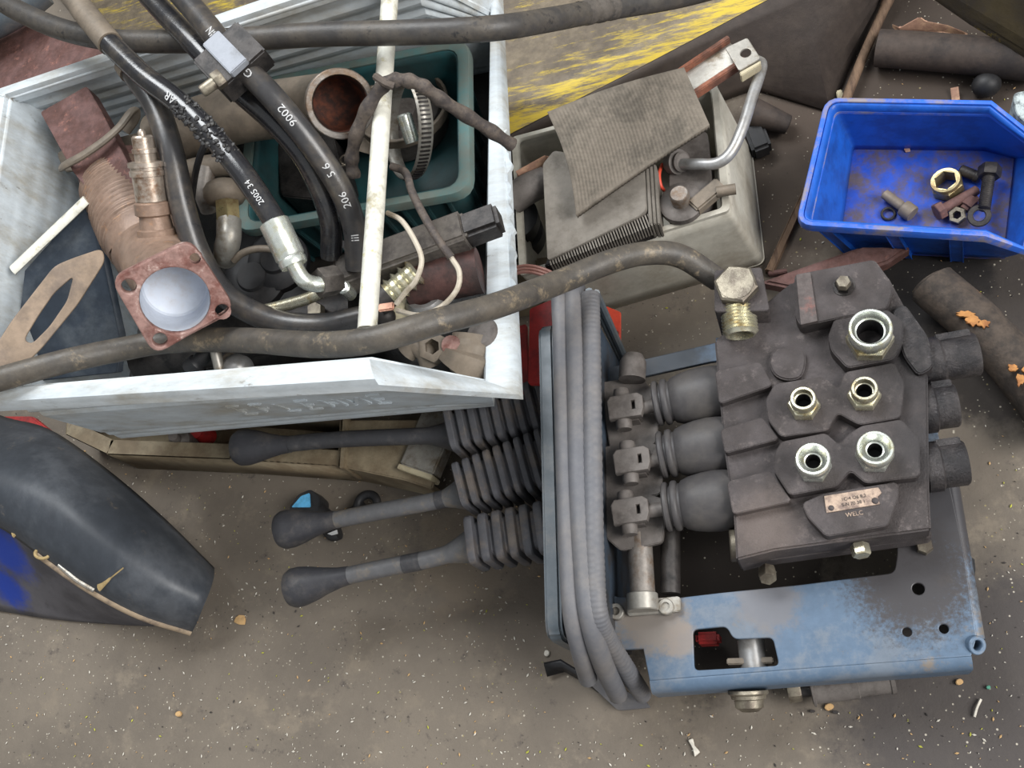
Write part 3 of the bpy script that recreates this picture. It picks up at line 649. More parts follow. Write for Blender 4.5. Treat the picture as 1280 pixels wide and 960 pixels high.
# A crimped hose with elbow end
hA, pA = hose('black hose with grease smear and chrome elbow end crossing the white bin', [(138, 55, .452), (180, 95, .445), (222, 127, .437), (262, 166, .428), (306, 220, .412), (346, 280, .390)], .0112, m_hose_oily)
e = L((75, -25, .455), (95, 2, .455), (138, 55, .452)); obj('ferrule', MB().tube([e[0], e[1], e[2]], [.0115]*6+[.0120]*4+[.0128]*20, 18), m_tan, hA)['label'] = 'greasy zinc end ferrule'
a, b = P(342, 277, .392), P(368, 332, .372); d = (b-a).normalized(); ln = (b-a).length
obj('ferrule', MB().lathe(a, d, [(0, .0128), (.001, .0142), (ln*.8, .0142), (ln*.84, .0128), (ln*.9, .0138), (ln, .0128)], 24), m_zinc, hA)['label'] = 'crimped zinc ferrule'
obj('elbow', MB().tube(L((366, 328, .373), (378, 348, .362), (392, 355, .352), (408, 355, .346)), .0078, 16), m_zinc, hA)
obj('union_nut', MB().hexa(P(398, 354, .349), P(420, 350, .335)-P(398, 354, .349), .0145, .022), m_greybar, hA)
mb = MB()
for i in range(130):
    t = random.uniform(.42, .72); q = spline(pA, 8); k = t*(len(q)-1); c = q[int(k)]; T = (q[int(k)+1]-c).normalized(); x, y, _ = frame(T); N_ = tocam(c); N_ = (N_-T*N_.dot(T)).normalized(); B_ = N_.cross(T); an = random.uniform(-1.3, 1.1)
    mb.ball(c+T*random.uniform(0, .008)+(N_*math.cos(an)+B_*math.sin(an))*.0115, random.uniform(.0007, .0021), (random.uniform(.8, 2.2), random.uniform(.8, 2), .7), 6)
obj('grease_smear', mb, M('thick dark grease', (40, 39, 40), .42, 0, (60, 57, 54), .4, 90, .3, 300, .2), hA)
text_on(pA, .43, .011, .0118, 'AR', 'hose_lettering', hA, side=.15)
text_on(pA, .93, .008, .0118, '2005 34', 'hose_lettering', hA, side=.1)
# B loop
hB, pB = hose('thick black hose looping down past the square flange', [(158, 78, .426), (172, 98, .420), (196, 135, .410), (214, 190, .395), (229, 260, .368), (250, 322, .340), (285, 372, .315), (345, 402, .292), (405, 407, .280), (455, 397, .270)], .0128, m_hose)
obj('hose_collar', MB().tube(L((159, 80, .4258), (166, 90, .423)), .0140, 16), m_tan, hB)
# C twin hoses and clamp
hC, pC = hose('upper right hose of the pair in the clamp block, with white lettering', [(205, -30, .46), (245, 15, .46), (290, 70, .458), (335, 115, .44), (385, 175, .405), (425, 235, .365), (443, 285, .33), (446, 335, .30)], .0118, m_hose)
for s, tx in ((.30, 'AIIN'), (.42, 'GO'), (.56, '9002'), (.70, '5 6'), (.78, '206'), (.87, 'III')):
    text_on(pC, s+.05, .0105, .0118, tx, 'hose_lettering', hC, side=.05)
hD, pD = hose('lower left hose of the pair in the clamp block', [(160, -35, .45), (195, 5, .445), (240, 52, .44), (290, 105, .428), (345, 155, .405), (385, 205, .375), (412, 270, .335), (414, 320, .30)], .0112, m_hose_oily)
ck = thing('hose_clamp_block', 'black steel clamp block holding the pair of hoses, with zinc bolt', 'clamp')
c = P(293, 78, .4555); X = (P(330, 112, .45)-P(262, 42, .46)).normalized(); Y = (UP-X*UP.dot(X)).normalized(); Z = X.cross(Y)
mb = MB().box(c+Z*0, X*.025, Z*.028, Y*.0125, .002); obj('block', mb, m_darkst, ck)
mb = MB().box(c+Y*.0145+Z*.001, X*.0245, Z*.0100, Y*.004, .001); obj('top_plate', mb, m_dull, ck)
sd = Z if (Z.y < 0) else -Z
o = P(283, 94, .452); 
mb = MB().hexa(P(278, 96, .470), Vector((-.75, -.65, .15)), .0085, .009); mb.lathe(P(274, 99, .470), Vector((-.75, -.65, .15)), [(0, .0058), (.018, .0058), (.020, .005)], 18); obj('clamp_bolt', mb, m_bolt, ck)
# D long top hose
hT, pT = hose('long dusty hose along the top, crossing the bin and cross bar', [(-25, -15, .42), (20, 12, .42), (75, 36, .418), (140, 50, .417), (210, 52, .416), (290, 50, .415), (400, 43, .413), (500, 41, .412), (610, 36, .40), (680, 26, .36), (760, 11, .30), (850, -4, .24), (930, -25, .18)], .0118, m_hose_dusty)
obj('braid_patch', MB().tube(L((724, 17.5, .327), (748, 13.2, .309), (772, 8.5, .291)), lambda t: .0121+.0005*math.sin(t*80), 16, False), m_greybar, hT)['label'] = 'frayed patch with braid showing'
# E long near hose
hE, pE = hose('long muddy hose across the near edge of the bin to the valve', [(-60, 492, .396), (0, 474, .388), (80, 452, .370), (150, 437, .343), (210, 427, .328), (300, 425, .340), (400, 431, .366), (470, 424, .376), (540, 404, .366), (620, 382, .325), (700, 352, .262), (760, 328, .236), (805, 317, .216), (850, 320, .196), (898, 350, .165)], .0122, m_hose_mud)
# ------------------------------------------------------------------ tan pipe with open end
tp = thing('metal_pipe', 'dusty tan elbow pipe with open rusty mouth behind the hoses', 'pipe')
e0 = P(426, 130, .372); eD = (tocam(e0)+Vector((.12, -.05, 0))).normalized()
path = [P(200, 176, .296), P(240, 160, .303), P(300, 143, .312), P(352, 136, .308), e0-eD*.064, e0-eD*.040, e0-eD*.018]
obj('pipe_body', MB().tube(path, .0315, 28, False), m_tan, tp)
obj('mouth', MB().lathe(e0-eD*.022, eD, [(0, .0325), (.004, .0345), (.021, .0345), (.022, .0335), (.022, .0285), (.020, .0275), (.001, .0275), (.0015, .0325)], 36, caps=False), m_castpipe, tp)
obj('rusty_bore', MB().lathe(e0, eD, [(-.0015, .0271), (-.034, .0268), (-.046, .0240), (-.054, .015), (-.056, .0003)], 32, caps=False), m_orange, tp, 80)['label'] = 'orange rust inside the mouth'
# seam plate under the pipe
sp = tag(obj('heat_shield', MB().prism(rnd(L((70, 190, .30), (228, 152, .30), (335, 150, .298), (340, 162, .296), (290, 158, .29), (225, 190, .285), (80, 215, .285)), .006), Vector((0, 0, -.003)), bev=.001), m_tan), 'tan curved sheet under the open tan pipe', 'metal sheet')
# ------------------------------------------------------------------ grease-caked bar
gb = thing('hydraulic_cylinder', 'grease caked square grey cylinder lying beneath the white bar', 'cylinder')
a, b = P(425, 347, .285), P(586, 288, .285); d = (b-a).normalized(); s = UP.cross(d); ln = (b-a).length
obj('cylinder_body', MB().box(a.lerp(b, .5), d*ln*.5, s*.0175, UP*.0165, .004, 3), m_greybar, gb)
obj('end_union', MB().hexa(a-d*.014, d, .0165, .020), m_greybar, gb)
obj('end_cap', MB().box(b+d*.014, d*.020, s*.014, UP*.014, .004), m_darkst, gb)
# ------------------------------------------------------------------ smaller things in the bin
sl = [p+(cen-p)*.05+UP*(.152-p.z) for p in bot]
tag(obj('bin_dark_layer', MB().prism([sl[0], sl[2], sl[3], sl[5]], Vector((0, 0, -.006)), bev=0), m_dark_layer), 'added black layer covering the bottom of the white bin', 'dark_layer', kind='stuff')  # black layer added to stand in for shade at the bin's bottom
def single(name, mb, mat, label, cat, group=None, sharp=38): return tag(obj(name, mb, mat, None, sharp), label, cat, group)
pf = thing('pipe_fitting', 'brass and steel angle fitting with brown dome cap', 'fitting')
a, b = P(281, 235, .33), P(287, 262, .33); d = (P(284, 275, .318)-P(281, 228, .33)).normalized()
obj('dome_cap', MB().lathe(P(280, 226, .325), d, [(0, .012), (.004, .019), (.010, .0225), (.018, .0225), (.024, .0180), (.026, .014)], 28), m_tan, pf)
obj('brass_hex', MB().hexa(P(284, 252, .322), d, .0135, .024), m_brass, pf)
obj('steel_elbow', MB().tube(L((286, 276, .316), (286, 296, .314), (283, 312, .306), (282, 322, .29)), .0130, 20), m_galv, pf)
obj('lock_ring', MB().tube(L((292, 326, .30), (304, 316, .305), (322, 311, .306), (340, 312, .304), (352, 318, .298)), .0038, 10), m_tan, pf)
nb = thing('pipe_tee', 'small tan tee piece behind the chrome elbow hose', 'fitting')
obj('tee_body', MB().tube(L((232, 215, .29), (262, 208, .295), (290, 205, .295)), .013, 16), m_tan, nb); obj('tee_branch', MB().tube(L((258, 209, .30), (255, 240, .29), (262, 262, .27)), .0105, 16), m_castpipe, nb)
single('black_cable', MB().tube(L((262, 168, .40), (250, 195, .385), (243, 225, .36), (240, 262, .32), (246, 300, .27)), .0035, 8), m_black, 'thin black cable dropping from the greasy hose', 'cable')
# taped cable over the bar and lip
tc_ = thing('taped_cable', 'taped dusty cable draped over the white bar to the bin lip', 'cable')
obj('cable_run', MB().tube(L((442, 222, .335), (440, 195, .35), (452, 150, .378), (478, 108, .398), (500, 100, .398), (525, 106, .392), (552, 125, .372), (600, 155, .33), (640, 181, .29)), lambda t: .0068+.0008*math.sin(t*70), 12, True, 12), m_tape, tc_)
obj('cable_tie', MB().tube(L((470, 96, .402), (482, 104, .406), (492, 108, .402)), .004, 8), m_tape, tc_)
w2 = thing('wiring_lead', 'grey sheathed lead splitting to pale wires inside the bin', 'wire')
obj('sheath', MB().tube(L((490, 208, .338), (507, 216, .34), (515, 240, .345), (530, 270, .35), (548, 300, .348), (564, 322, .340)), .0040, 10), m_tape, w2)
obj('wire_pair', MB().tube(L((564, 322, .340), (574, 340, .335), (571, 362, .33), (552, 383, .325), (525, 394, .322), (496, 388, .32)), .0026, 8), m_wirew, w2)
w3 = thing('wiring_lead', 'cream wire with black sleeve and crimped copper terminal', 'wire')
obj('wire', MB().tube(L((484, 266, .35), (502, 276, .352), (518, 300, .352), (527, 325, .348), (520, 350, .342), (508, 364, .336), (495, 380, .33)), .0026, 8), m_wirew, w3)
obj('terminal', MB().box(P(483, 384, .328), EX*.008, EY*.004, UP*.002, .0012), m_copper, w3)
# near right corner of the bin
sr = thing('spring_fitting', 'yellow zinc ribbed fitting below the grease caked cylinder', 'fitting')
a, b = P(486, 368, .29), P(524, 336, .29); d = (b-a).normalized(); ln = (b-a).length
prof = [(0, .013)]
for i in range(4): prof += [(ln*(.05+.24*i), .0110), (ln*(.12+.24*i), .0150), (ln*(.2+.24*i), .0110)]
obj('ribbed_body', MB().lathe(a, d, prof, 24), m_yzinc, sr); obj('end_piece', MB().lathe(a-d*.016, d, [(0, .011), (.002, .0135), (.016, .0135)], 22), m_darkst, sr)
single('plastic_cap', MB().lathe(P(510, 412, .22), Vector((0, .3, 1)), [(0, .019), (.03, .0185), (.042, .015), (.046, .008)], 26), m_creamlt, 'grey green plastic cap below the cream wire', 'cap')
single('pipe_section', MB().tube(L((512, 360, .262), (552, 348, .262), (600, 338, .258)), .0235, 24), m_dkred, 'dark red rusty pipe beneath the wiring loop', 'pipe')
single('steel_collar', MB().lathe(P(538, 398, .235), Vector((.1, .4, 1)), [(0, .022), (.012, .022), (.014, .020), (.026, .020), (.030, .0175), (.030, .012), (.02, .011), (.02, .001)], 28, caps=False), m_alu, 'grey steel collar in the bin beside the plastic cap', 'collar')
single('union_nut', MB().lathe(P(546, 436, .232), Vector((.1, -.3, 1)), [(0, .016), (.016, .016), (.018, .013), (.018, .008), (.004, .008)], 6), m_tan, 'brass hexagonal nut just behind the bin\'s near wall', 'nut')
fl = thing('cast_flange', 'tan cast flange piece in the near right corner of the bin', 'casting')
obj('casting', MB().tube(L((592, 420, .23), (588, 445, .225), (578, 462, .22)), [.022]*4+[.024]*4+[.03]*12, 20), m_tan, fl); obj('casting_arm', MB().box(P(600, 452, .22), EX*.03, EY*.013, UP*.012, .005), m_tan, fl)
obj('casting_lug', MB().lathe(P(570, 432, .235), Vector((0, -.4, 1)), [(0, .010), (.016, .010)], 16), m_flange, fl)
single('pipe_closure', MB().lathe(P(618, 432, .21), Vector((-.1, .1, 1)), [(0, .024), (.02, .024), (.032, .015), (.034, .004)], 24), m_greym, 'grey domed cap by the bin\'s worn front lip', 'cap')
single('pipe_elbow', MB().tube(L((508, 442, .235), (518, 432, .238), (532, 440, .235), (538, 456, .225)), .011, 16), m_tan, 'tan elbow wedged against the bin\'s near wall', 'fitting')
single('shiny_bolt', MB().hexa(P(398, 390, .25), Vector((.1, -.2, 1)), .0090, .012), m_bolt, 'bright hexagonal bolt head below the elbow of the hose', 'bolt')
single('shiny_stud', MB().lathe(P(438, 368, .28), Vector((.1, -.1, 1)), [(0, .007), (.02, .007), (.022, .005)], 16), m_zinc, 'bright stud beside the white bar', 'stud')
single('banjo_tube', MB().tube(L((330, 388, .29), (362, 380, .292), (392, 370, .295), (418, 355, .298)), .0062, 12), m_yzinc, 'thin yellow zinc tube under the hose elbow', 'tube')
single('steel_ball_end', MB().ball(P(482, 396, .27), .0105), m_darkst, 'black steel ball end beside the white bar', 'ball end')
single('valve_cap', MB().lathe(P(300, 462, .30), Vector((.2, -.3, 1)), [(0, .015), (.010, .015), (.018, .009), (.02, .002)], 22), m_alu, 'blue grey domed fitting behind the bin\'s near rim', 'fitting')
single('guide_rod', MB().tube(L((266, 420, .325), (270, 442, .32), (276, 468, .31)), .0055, 12), m_galv, 'short grey rod standing behind the bin\'s near rim', 'rod')
single('socket_plug', MB().tube(L((238, 462, .30), (252, 448, .305), (262, 438, .305)), [.010]*6+[.008]*12, 14), m_black, 'black plug behind the near rim, left of the grey rod', 'plug')
single('ring_seal', MB().tube([P(288+8*math.cos(a*PI/6), 452+8*math.sin(a*PI/6), .30) for a in range(13)], .003, 8), m_tan, 'small tan ring behind the bin\'s near rim', 'ring')
for (x, y, lb) in ((322, 352, 'dark round cover below the brass angle fitting'), (350, 330, 'dark disc behind the crimped zinc ferrule')):
    single('round_cover', MB().lathe(P(x, y, .235), Vector((.15, -.1, 1)), [(0, .036), (.010, .036), (.014, .030), (.014, .018), (.018, .016), (.018, .001)], 30), m_black, lb, 'cover')
single('ram_tube', MB().tube(L((180, 452, .20), (290, 420, .215), (450, 392, .22)), .028, 20), m_darkst, 'dark oily tube at the bottom of the white bin', 'tube')
single('bent_plate', MB().prism(L((420, 300, .27), (560, 300, .262), (600, 340, .26), (470, 360, .262)), Vector((0, 0, -.006)), bev=.001), m_darkst, 'dark plate under the grease caked cylinder', 'plate')
# inside the teal bin
single('dark_casting', MB().prism(rnd(L((345, 175, .215), (415, 165, .215), (430, 225, .21), (400, 250, .21), (350, 245, .21)), .01), Vector((0, 0, -.045)), bev=.006, seg=3), m_darkst, 'dark oily casting in the near left of the teal bin', 'casting')
single('rubber_bellows', MB().tube(L((350, 140, .20), (395, 150, .205), (440, 148, .20)), lambda t: .020+.003*math.sin(t*60), 18, True, 16), m_black, 'black ribbed rubber sleeve under the open pipe mouth', 'sleeve')
tr = thing('hose_clamp', 'large slotted worm-drive hose clamp inside the teal bin', 'hose clamp')
c = P(510, 162, .240); n1 = (tocam(c)*.62+Vector((-.8, .1, 0))).normalized(); x, y, a = frame(n1); rows = []
for w in (-.0085, .0085): rows.append([c+a*w+(x*math.cos(2*PI*i/40)*.049+y*math.sin(2*PI*i/40)*.060) for i in range(40)])
solid(obj('band', MB().loft(rows, cu=True), m_galv, tr), .0014)
mb = MB()
for i in range(72):
    q = (i+.5)/72*2*PI; p = c+(x*math.cos(q)*.0497+y*math.sin(q)*.0607); t = (-x*math.sin(q)*.049+y*math.cos(q)*.060).normalized(); nn = t.cross(a)
    mb.box(p, a*.0056, t*.0010, nn*.0007, 0)
obj('slots', mb, m_darkst, tr)
obj('worm_screw', MB().lathe(P(516, 178, .246), Vector((-.1, .75, .65)), [(0, .008), (.004, .0085), (.03, .0085), (.032, .0065)], 20), m_zinc, tr)
single('round_housing', MB().lathe(P(508, 158, .162), Vector((.1, .05, 1)), [(0, .054), (.030, .054), (.034, .051), (.034, .042), (.022, .040), (.022, .024), (.034, .022), (.036, .018), (.036, .001)], 40), m_greym, 'round grey housing lying in the teal bin', 'housing')
single('housing_ring', MB().ring(P(505, 140, .215), Vector((.1, .12, 1)), .056, .052, .012), m_tan, 'thin dark ring around the clamp in the teal bin', 'ring')
single('roller', MB().lathe(P(452, 190, .20), Vector((.3, .6, .3)), [(0, .016), (.05, .016), (.052, .012)], 22), m_tan, 'tan roller in the teal bin left of the white bar', 'roller')
single('small_spring', MB().tube([P(432, 195, .285)+Vector((math.cos(t*.9)*.0055, -.0018*t, math.sin(t*.9)*.0055)) for t in range(34)], .0012, 6, True, 3), m_bolt, 'small coil spring beneath the open pipe mouth', 'spring')
# black plate and tan slotted bracket at the left end of the bin
q = L((30, 338, .335), (108, 250, .340), (122, 290, .32), (150, 420, .27), (146, 466, .258), (14, 480, .27))
single('black_plate', MB().prism(q, [Vector((0.004, .003, -.006))]*6, bev=.001), m_blackpanel, 'black sheet panel leaning inside the left end of the bin', 'panel')
a = L((16, 338, .338), (108, 250, .344)); s = Vector((-.5, -.6, 0)).normalized()
single('edge_strip', MB().tube([a[0], a[0].lerp(a[1], .5), a[1]], .007, 10, sq=.5), m_bar, 'whitish scuffed strip along the black panel\'s edge', 'strip')
c_ = P(75, 392, .352)
out_ = [onpl(x, y, c_, (tocam(c_)+Vector((0, .1, 0))).normalized()) for x, y in ((-30, 470), (15, 400), (68, 332), (92, 322), (128, 310), (132, 326), (98, 380), (52, 436), (25, 462), (-20, 490))]
in_ = [onpl(x, y, c_, (tocam(c_)+Vector((0, .1, 0))).normalized()) for x, y in ((92, 345), (68, 366), (48, 395), (30, 425), (40, 430), (62, 408), (84, 376))]
nb_ = (tocam(c_)+Vector((0, .1, 0))).normalized(); xb = frame(nb_)[0]; yb = nb_.cross(xb)
single('slotted_bracket', slab_on(c_, xb, yb, nb_, rnd(out_, .008), [rnd(in_, .006)], .005), m_tanstrip, 'tan dusty bracket with long slot against the black panel', 'bracket')
# left, outside the bin
single('rusty_plate', MB().prism(L((-30, 62, .20), (50, 20, .20), (175, 75, .20), (90, 160, .20), (-30, 120, .2)), Vector((0, 0, -.006)), bev=.0015), m_rust, 'red brown rusty sheet behind the bin\'s far left corner', 'sheet')
single('blue_grey_bar', MB().tube(L((-40, 40, .24), (0, 20, .24), (25, 5, .24), (50, -15, .24)), .026, 14), m_gasketdk, 'blue grey bar in the extreme upper corner beyond the rusty sheet', 'bar')
single('tan_post', MB().prism(L((-20, 72, .192), (34, 92, .192), (20, 125, .192), (-40, 120, .192)), Vector((-.02, .03, -.19)), bev=.002), m_tan, 'tan timber end below the rusty sheet', 'timber')
# ------------------------------------------------------------------ cream tray under the bin
ct = thing('metal_tray', 'cream painted steel tray on the floor under the white bin', 'tray')
zt = .068
tr_px = [(82, 543), (134, 568), (288, 574), (424, 583), (428, 520), (86, 500)]
tt = L(*[(x, y, zt) for x, y in tr_px]); tbm = [Vector((p.x, p.y, .002)) for p in tt]
rows = [tt, tbm]; mb = MB().loft(rows, cu=True); mb.bm.faces.new([mb.bm.verts.new(p+UP*.004) for p in tbm])
solid(obj('tray_wall', mb, m_cream, ct), .004)
mb = MB()
for i in range(5):
    a, b = tt[i], tt[(i+1) % 6]; d = (b-a).normalized(); inn = UP.cross(d)
    if i < 3: mb.prism([a+UP*.001, b+UP*.001, b-inn*-.022+UP*.001, a-inn*-.022+UP*.001] if False else [a+UP*.001, b+UP*.001, b+inn*.020+UP*.001, a+inn*.020+UP*.001], Vector((0, 0, -.004)), bev=.001)
obj('tray_rim', mb, m_cream, ct)
mb = MB().prism(L((424, 583, zt), (428, 525, zt), (560, 525, zt), (540, 611, zt), (505, 600, zt)), Vector((0, 0, -.006)), bev=.0015)
obj('tray_shelf', mb, m_cream, ct)
mb = MB().prism(L((424, 584, zt-.006), (505, 601, zt-.006), (539, 612, zt-.006), (541, 605, zt-.006), (426, 576, zt-.006)), Vector((0, 0, -.060)), bev=.001); obj('shelf_skirt', mb, m_cream, ct)
obj('divider', MB().prism(L((424, 585, .076), (430, 585, .076), (433, 520, .076), (428, 520, .076)), Vector((0, 0, -.05)), bev=.0008), m_cream, ct)
bb = thing('steel_bar', 'cream ended steel bar lying under the upper gaiter', 'bar')
a, b = P(531, 595, .050), P(566, 512, .050); d = (b-a).normalized(); s = UP.cross(d)
mb = MB().box(a.lerp(b, .5)+UP*.016, d*(b-a).length*.5, s*.023, UP*.012, .002); obj('bar_body', mb, m_galv, bb)
obj('bar_end', MB().box(a+UP*.016-d*.003, d*.003, s*.0235, UP*.0125, .001), m_creamlt, bb)
for (x, y, r, lb) in ((262, 552, .011, 'red cap in the cream tray, right of the dark gap'), (248, 560, .009, 'small red cap low in the cream tray')):
    single('bottle_closure', MB().lathe(P(x, y-6, .012), Vector((0, -.1, 1)), [(0, r), (.02, r), (.024, r*.8), (.03, r*.75)], 18), m_red, lb, 'cap')
single('grey_bottle', MB().lathe(P(236, 556, .03), Vector((.2, -.1, 1)), [(0, .014), (.03, .014), (.036, .006), (.05, .006)], 20), m_greym, 'grey neck of a container in the cream tray', 'container')
single('red_sheet', MB().prism(L((-30, 520, .05), (40, 520, .05), (84, 556, .05), (80, 575, .05), (-30, 560, .05)), Vector((0, 0, -.012)), bev=.002), m_red, 'dark red panel in the shade beside the fender', 'panel')
# ------------------------------------------------------------------ black fender
fd = thing('fender', 'curved black plastic fender lying on the floor with blue paint', 'fender')
l0 = [(-60, 492, .05), (0, 524, .075), (60, 541, .085), (130, 590, .08), (200, 650, .06), (264, 714, .030)]
l1 = [(-60, 530, .125), (0, 556, .135), (60, 578, .135), (130, 626, .122), (198, 682, .095), (263, 730, .055)]
l2 = [(-60, 580, .165), (0, 598, .168), (60, 622, .162), (125, 668, .145), (190, 716, .115), (256, 752, .07)]
l3 = [(-60, 620, .160), (0, 636, .160), (55, 668, .150), (118, 710, .132), (182, 748, .102), (249, 770, .058)]
l4 = [(-60, 640, .140), (0, 654, .140), (50, 688, .130), (110, 730, .112), (176, 765, .082), (241, 786, .036)]
rows = [spline(L(*l), 6) for l in (l0, l1, l2, l3, l4)]
cross = list(zip(*rows)); rows2 = [spline(list(c), 5) for c in cross]
solid(obj('fender_skin', MB().loft(rows2), m_fender, fd, 60), .006)
e = L(*l4); obj('fender_edge', MB().tube([p+Vector((-.001, -.003, .001)) for p in e[2:]], .0058, 10), m_fendedge, fd)
l5 = [(-60, 700, .06), (0, 718, .055), (50, 742, .045), (105, 763, .035), (170, 778, .022), (196, 780, .018)]
l6 = [(-60, 760, .004), (0, 764, .004), (50, 772, .004), (105, 778, .004), (165, 782, .004), (192, 783, .004)]
l4b = [(x, y, z-.004) for x, y, z in l4[:5]]+[(200, 774, .055)]
rows = [spline(L(*l), 6) for l in (l4b, l5, l6)]; rows2 = [spline(list(c), 5) for c in zip(*rows)]
solid(obj('inner_skin', MB().loft(rows2), m_fendin, fd, 60), .004)
def onrow(f, g, lift=.0015):   # a point on the inner skin
    i = f*(len(rows2)-1); r = rows2[int(i)]; return r[int(g*(len(r)-1))]+UP*lift+Vector((0, -.001, 0))
for x, y, ang in ((33, 655, .7), (140, 722, .65)):
    a, b = P(x-16, y+12, .142 if x < 100 else .122), P(x+14, y-12, .162 if x < 100 else .14)
    mb = MB().tube([a, a.lerp(b, .5), b], [.0055, .005, .0045, .004, .0035, .003, .0025, .002, .001], 8, sq=.5); obj('edge_clip', mb, m_clip, fd)
obj('edge_eyelet', MB().tube([P(53+9*math.cos(i*PI/6), 692+6*math.sin(i*PI/6), .137) for i in range(13)], .002, 8), m_clip, fd)
obj('bright_strip', MB().tube(L((74, 706, .131), (95, 724, .124), (118, 738, .116)), .003, 8), m_galv, fd)
# ------------------------------------------------------------------ black moulded clip on the floor
kc = thing('cable_clamp', 'black plastic clamp with light blue sticker on the floor by the lever knobs', 'clamp')
mb = MB().prism(rnd(L((360, 636, .030), (372, 618, .030), (388, 611, .030), (400, 622, .028), (398, 640, .026), (372, 645, .028)), .005), Vector((0, 0, -.026)), bev=.003); mb.tube(L((385, 630, .018), (402, 645, .014), (418, 662, .012)), .013, 12)
mb.tube(L((400, 645, .012), (430, 648, .012), (455, 632, .014)), .009, 12); obj('clamp_body', mb, m_black, kc)
obj('sticker', MB().prism(rnd(L((364, 634, .0312), (376, 620, .0312), (387, 616, .0312), (388, 634, .0312)), .002), Vector((0, 0, -.0015)), bev=.0003), m_skyblue, kc)['label'] = 'light blue sticker'
obj('clamp_ring', MB().tube([P(461, 632, .016)+Vector((math.cos(i*PI/8)*.013, math.sin(i*PI/8)*.013, .004)) for i in range(17)], .0055, 10), m_black, kc)
obj('clamp_foot', MB().tube(L((408, 660, .010), (416, 668, .009), (424, 666, .010)), .0085, 12), m_black, kc)
obj('white_mark', MB().prism(L((409, 667, .0196), (421, 662, .0196), (422, 667, .0196), (414, 669, .0196)), Vector((0, 0, -.0015)), bev=.0002), m_white, kc)
# ------------------------------------------------------------------ grey box with heater core
gx_ = thing('heater_box', 'dirty grey white steel box holding a core and a small motor', 'box')
zb = .142
t4 = L((912, 263, zb), (896, 104, zb), (640, 172, zb), (650, 345, zb))
bn = [P(957, 331, .0), P(955, 236, .0), None, P(735, 392, 0)]
fo = [bn[0], bn[1]+(t4[1]-t4[0])*.0, None, None]
B0 = P(957, 331, 0); B1 = t4[1]+Vector((.028, .0, -zb)); B3 = Vector((t4[3].x+.01, t4[3].y+.002, 0)); B2 = Vector((t4[2].x, t4[2].y, 0))
bt = [B0, B1, B2, B3]
nn = 8; R_t = rnd(t4, .006, nn); R_b = rnd(bt, .010, nn)
rows = [[R_t[i].lerp(R_b[i], k/6) for i in range(len(R_t))] for k in range(7)]
mb = MB().loft(rows, cu=True); mb.bm.faces.new([mb.bm.verts.new(p+UP*.003) for p in R_b]); solid(obj('box_wall', mb, m_gbox, gx_), .003)
cg = sum(t4, Vector())/4
rr = [[p+(cg-p).normalized()*w+UP*h for p in R_t] for w, h in ((-.0005, -.004), (-.0005, .0008), (.008, .0012), (.010, -.001), (.010, -.0035), (.002, -.003))]
obj('box_rim', MB().loft(rr, cu=True, cv=True), m_gbox, gx_, 50)
# core
hc = thing('heater_core', 'dusty grey finned core slab lying in the grey box', 'heater core')
ctop = L((676, 205, .178), (690, 190, .178), (806, 212, .175), (822, 286, .158), (676, 332, .166))
mb = MB().prism(rnd(L((678, 205, .180), (692, 188, .182), (804, 206, .182), (808, 262, .176), (800, 270, .174), (684, 326, .176)), .004), Vector((.004, .004, -.030)), bev=.0015); obj('core_face', mb, m_core, hc)
mb = MB(); a, b = P(686, 330, .170), P(815, 280, .168)
for i in range(38):
    p = a.lerp(b, (i+.5)/38); d = (b-a).normalized(); mb.box(p+Vector((0, .004, -.006)), d*.0008, UP.cross(d)*.008, UP*.009, 0)
obj('fins', mb, m_core, hc)
mb = MB().prism(L((680, 333, .160), (818, 286, .156), (814, 278, .158), (684, 324, .162)), Vector((0, .0, -.02)), bev=.001); obj('tank_edge', mb, m_darkst, hc)
mb = MB()
for i in range(3): mb.prism(L((806+i*5, 205, .178-i*.003), (810+i*5, 205, .178-i*.003), (815+i*5, 280, .172-i*.004), (811+i*5, 280, .172-i*.004)), Vector((0, 0, -.03)), bev=.001)
obj('side_plate', mb, m_core, hc)
# foam mat
fm_px = [(677, 149), (693, 138), (770, 110), (850, 84), (860, 88), (872, 118), (886, 150), (884, 158), (800, 212), (724, 268), (716, 264), (706, 225), (692, 186)]
# grid mat with a knitted relief
cs = L((684, 140, .214), (855, 84, .206), (887, 156, .200), (720, 269, .196)); nu, nv = 210, 110; rows = []
for j in range(nv+1):
    v = j/nv; row = []
    for i in range(nu+1):
        u = i/nu; p = cs[0]*(1-u)*(1-v)+cs[1]*u*(1-v)+cs[2]*u*v+cs[3]*(1-u)*v
        bow = math.sin(PI*u)*math.sin(PI*v)
        p = p+UP*(.006*math.sin(PI*u)-.004*v*math.sin(PI*u))+Vector((-.010*math.sin(PI*v)*(1-u), 0, 0))*-.6
        ed_ = min(1, min(u, 1-u)*18, min(v, 1-v)*12); q = .0012*ed_*abs(math.sin(u*PI*40))*(.45+.55*abs(math.sin(v*PI*24+(int(u*40) % 2)*PI/2)))
        row.append(p+UP*q)
    rows.append(row)
fm = single('foam_mat', MB().loft(rows), m_foam, 'grey ribbed foam mat lying on top of the heater core', 'mat', sharp=80); solid(fm, .009)
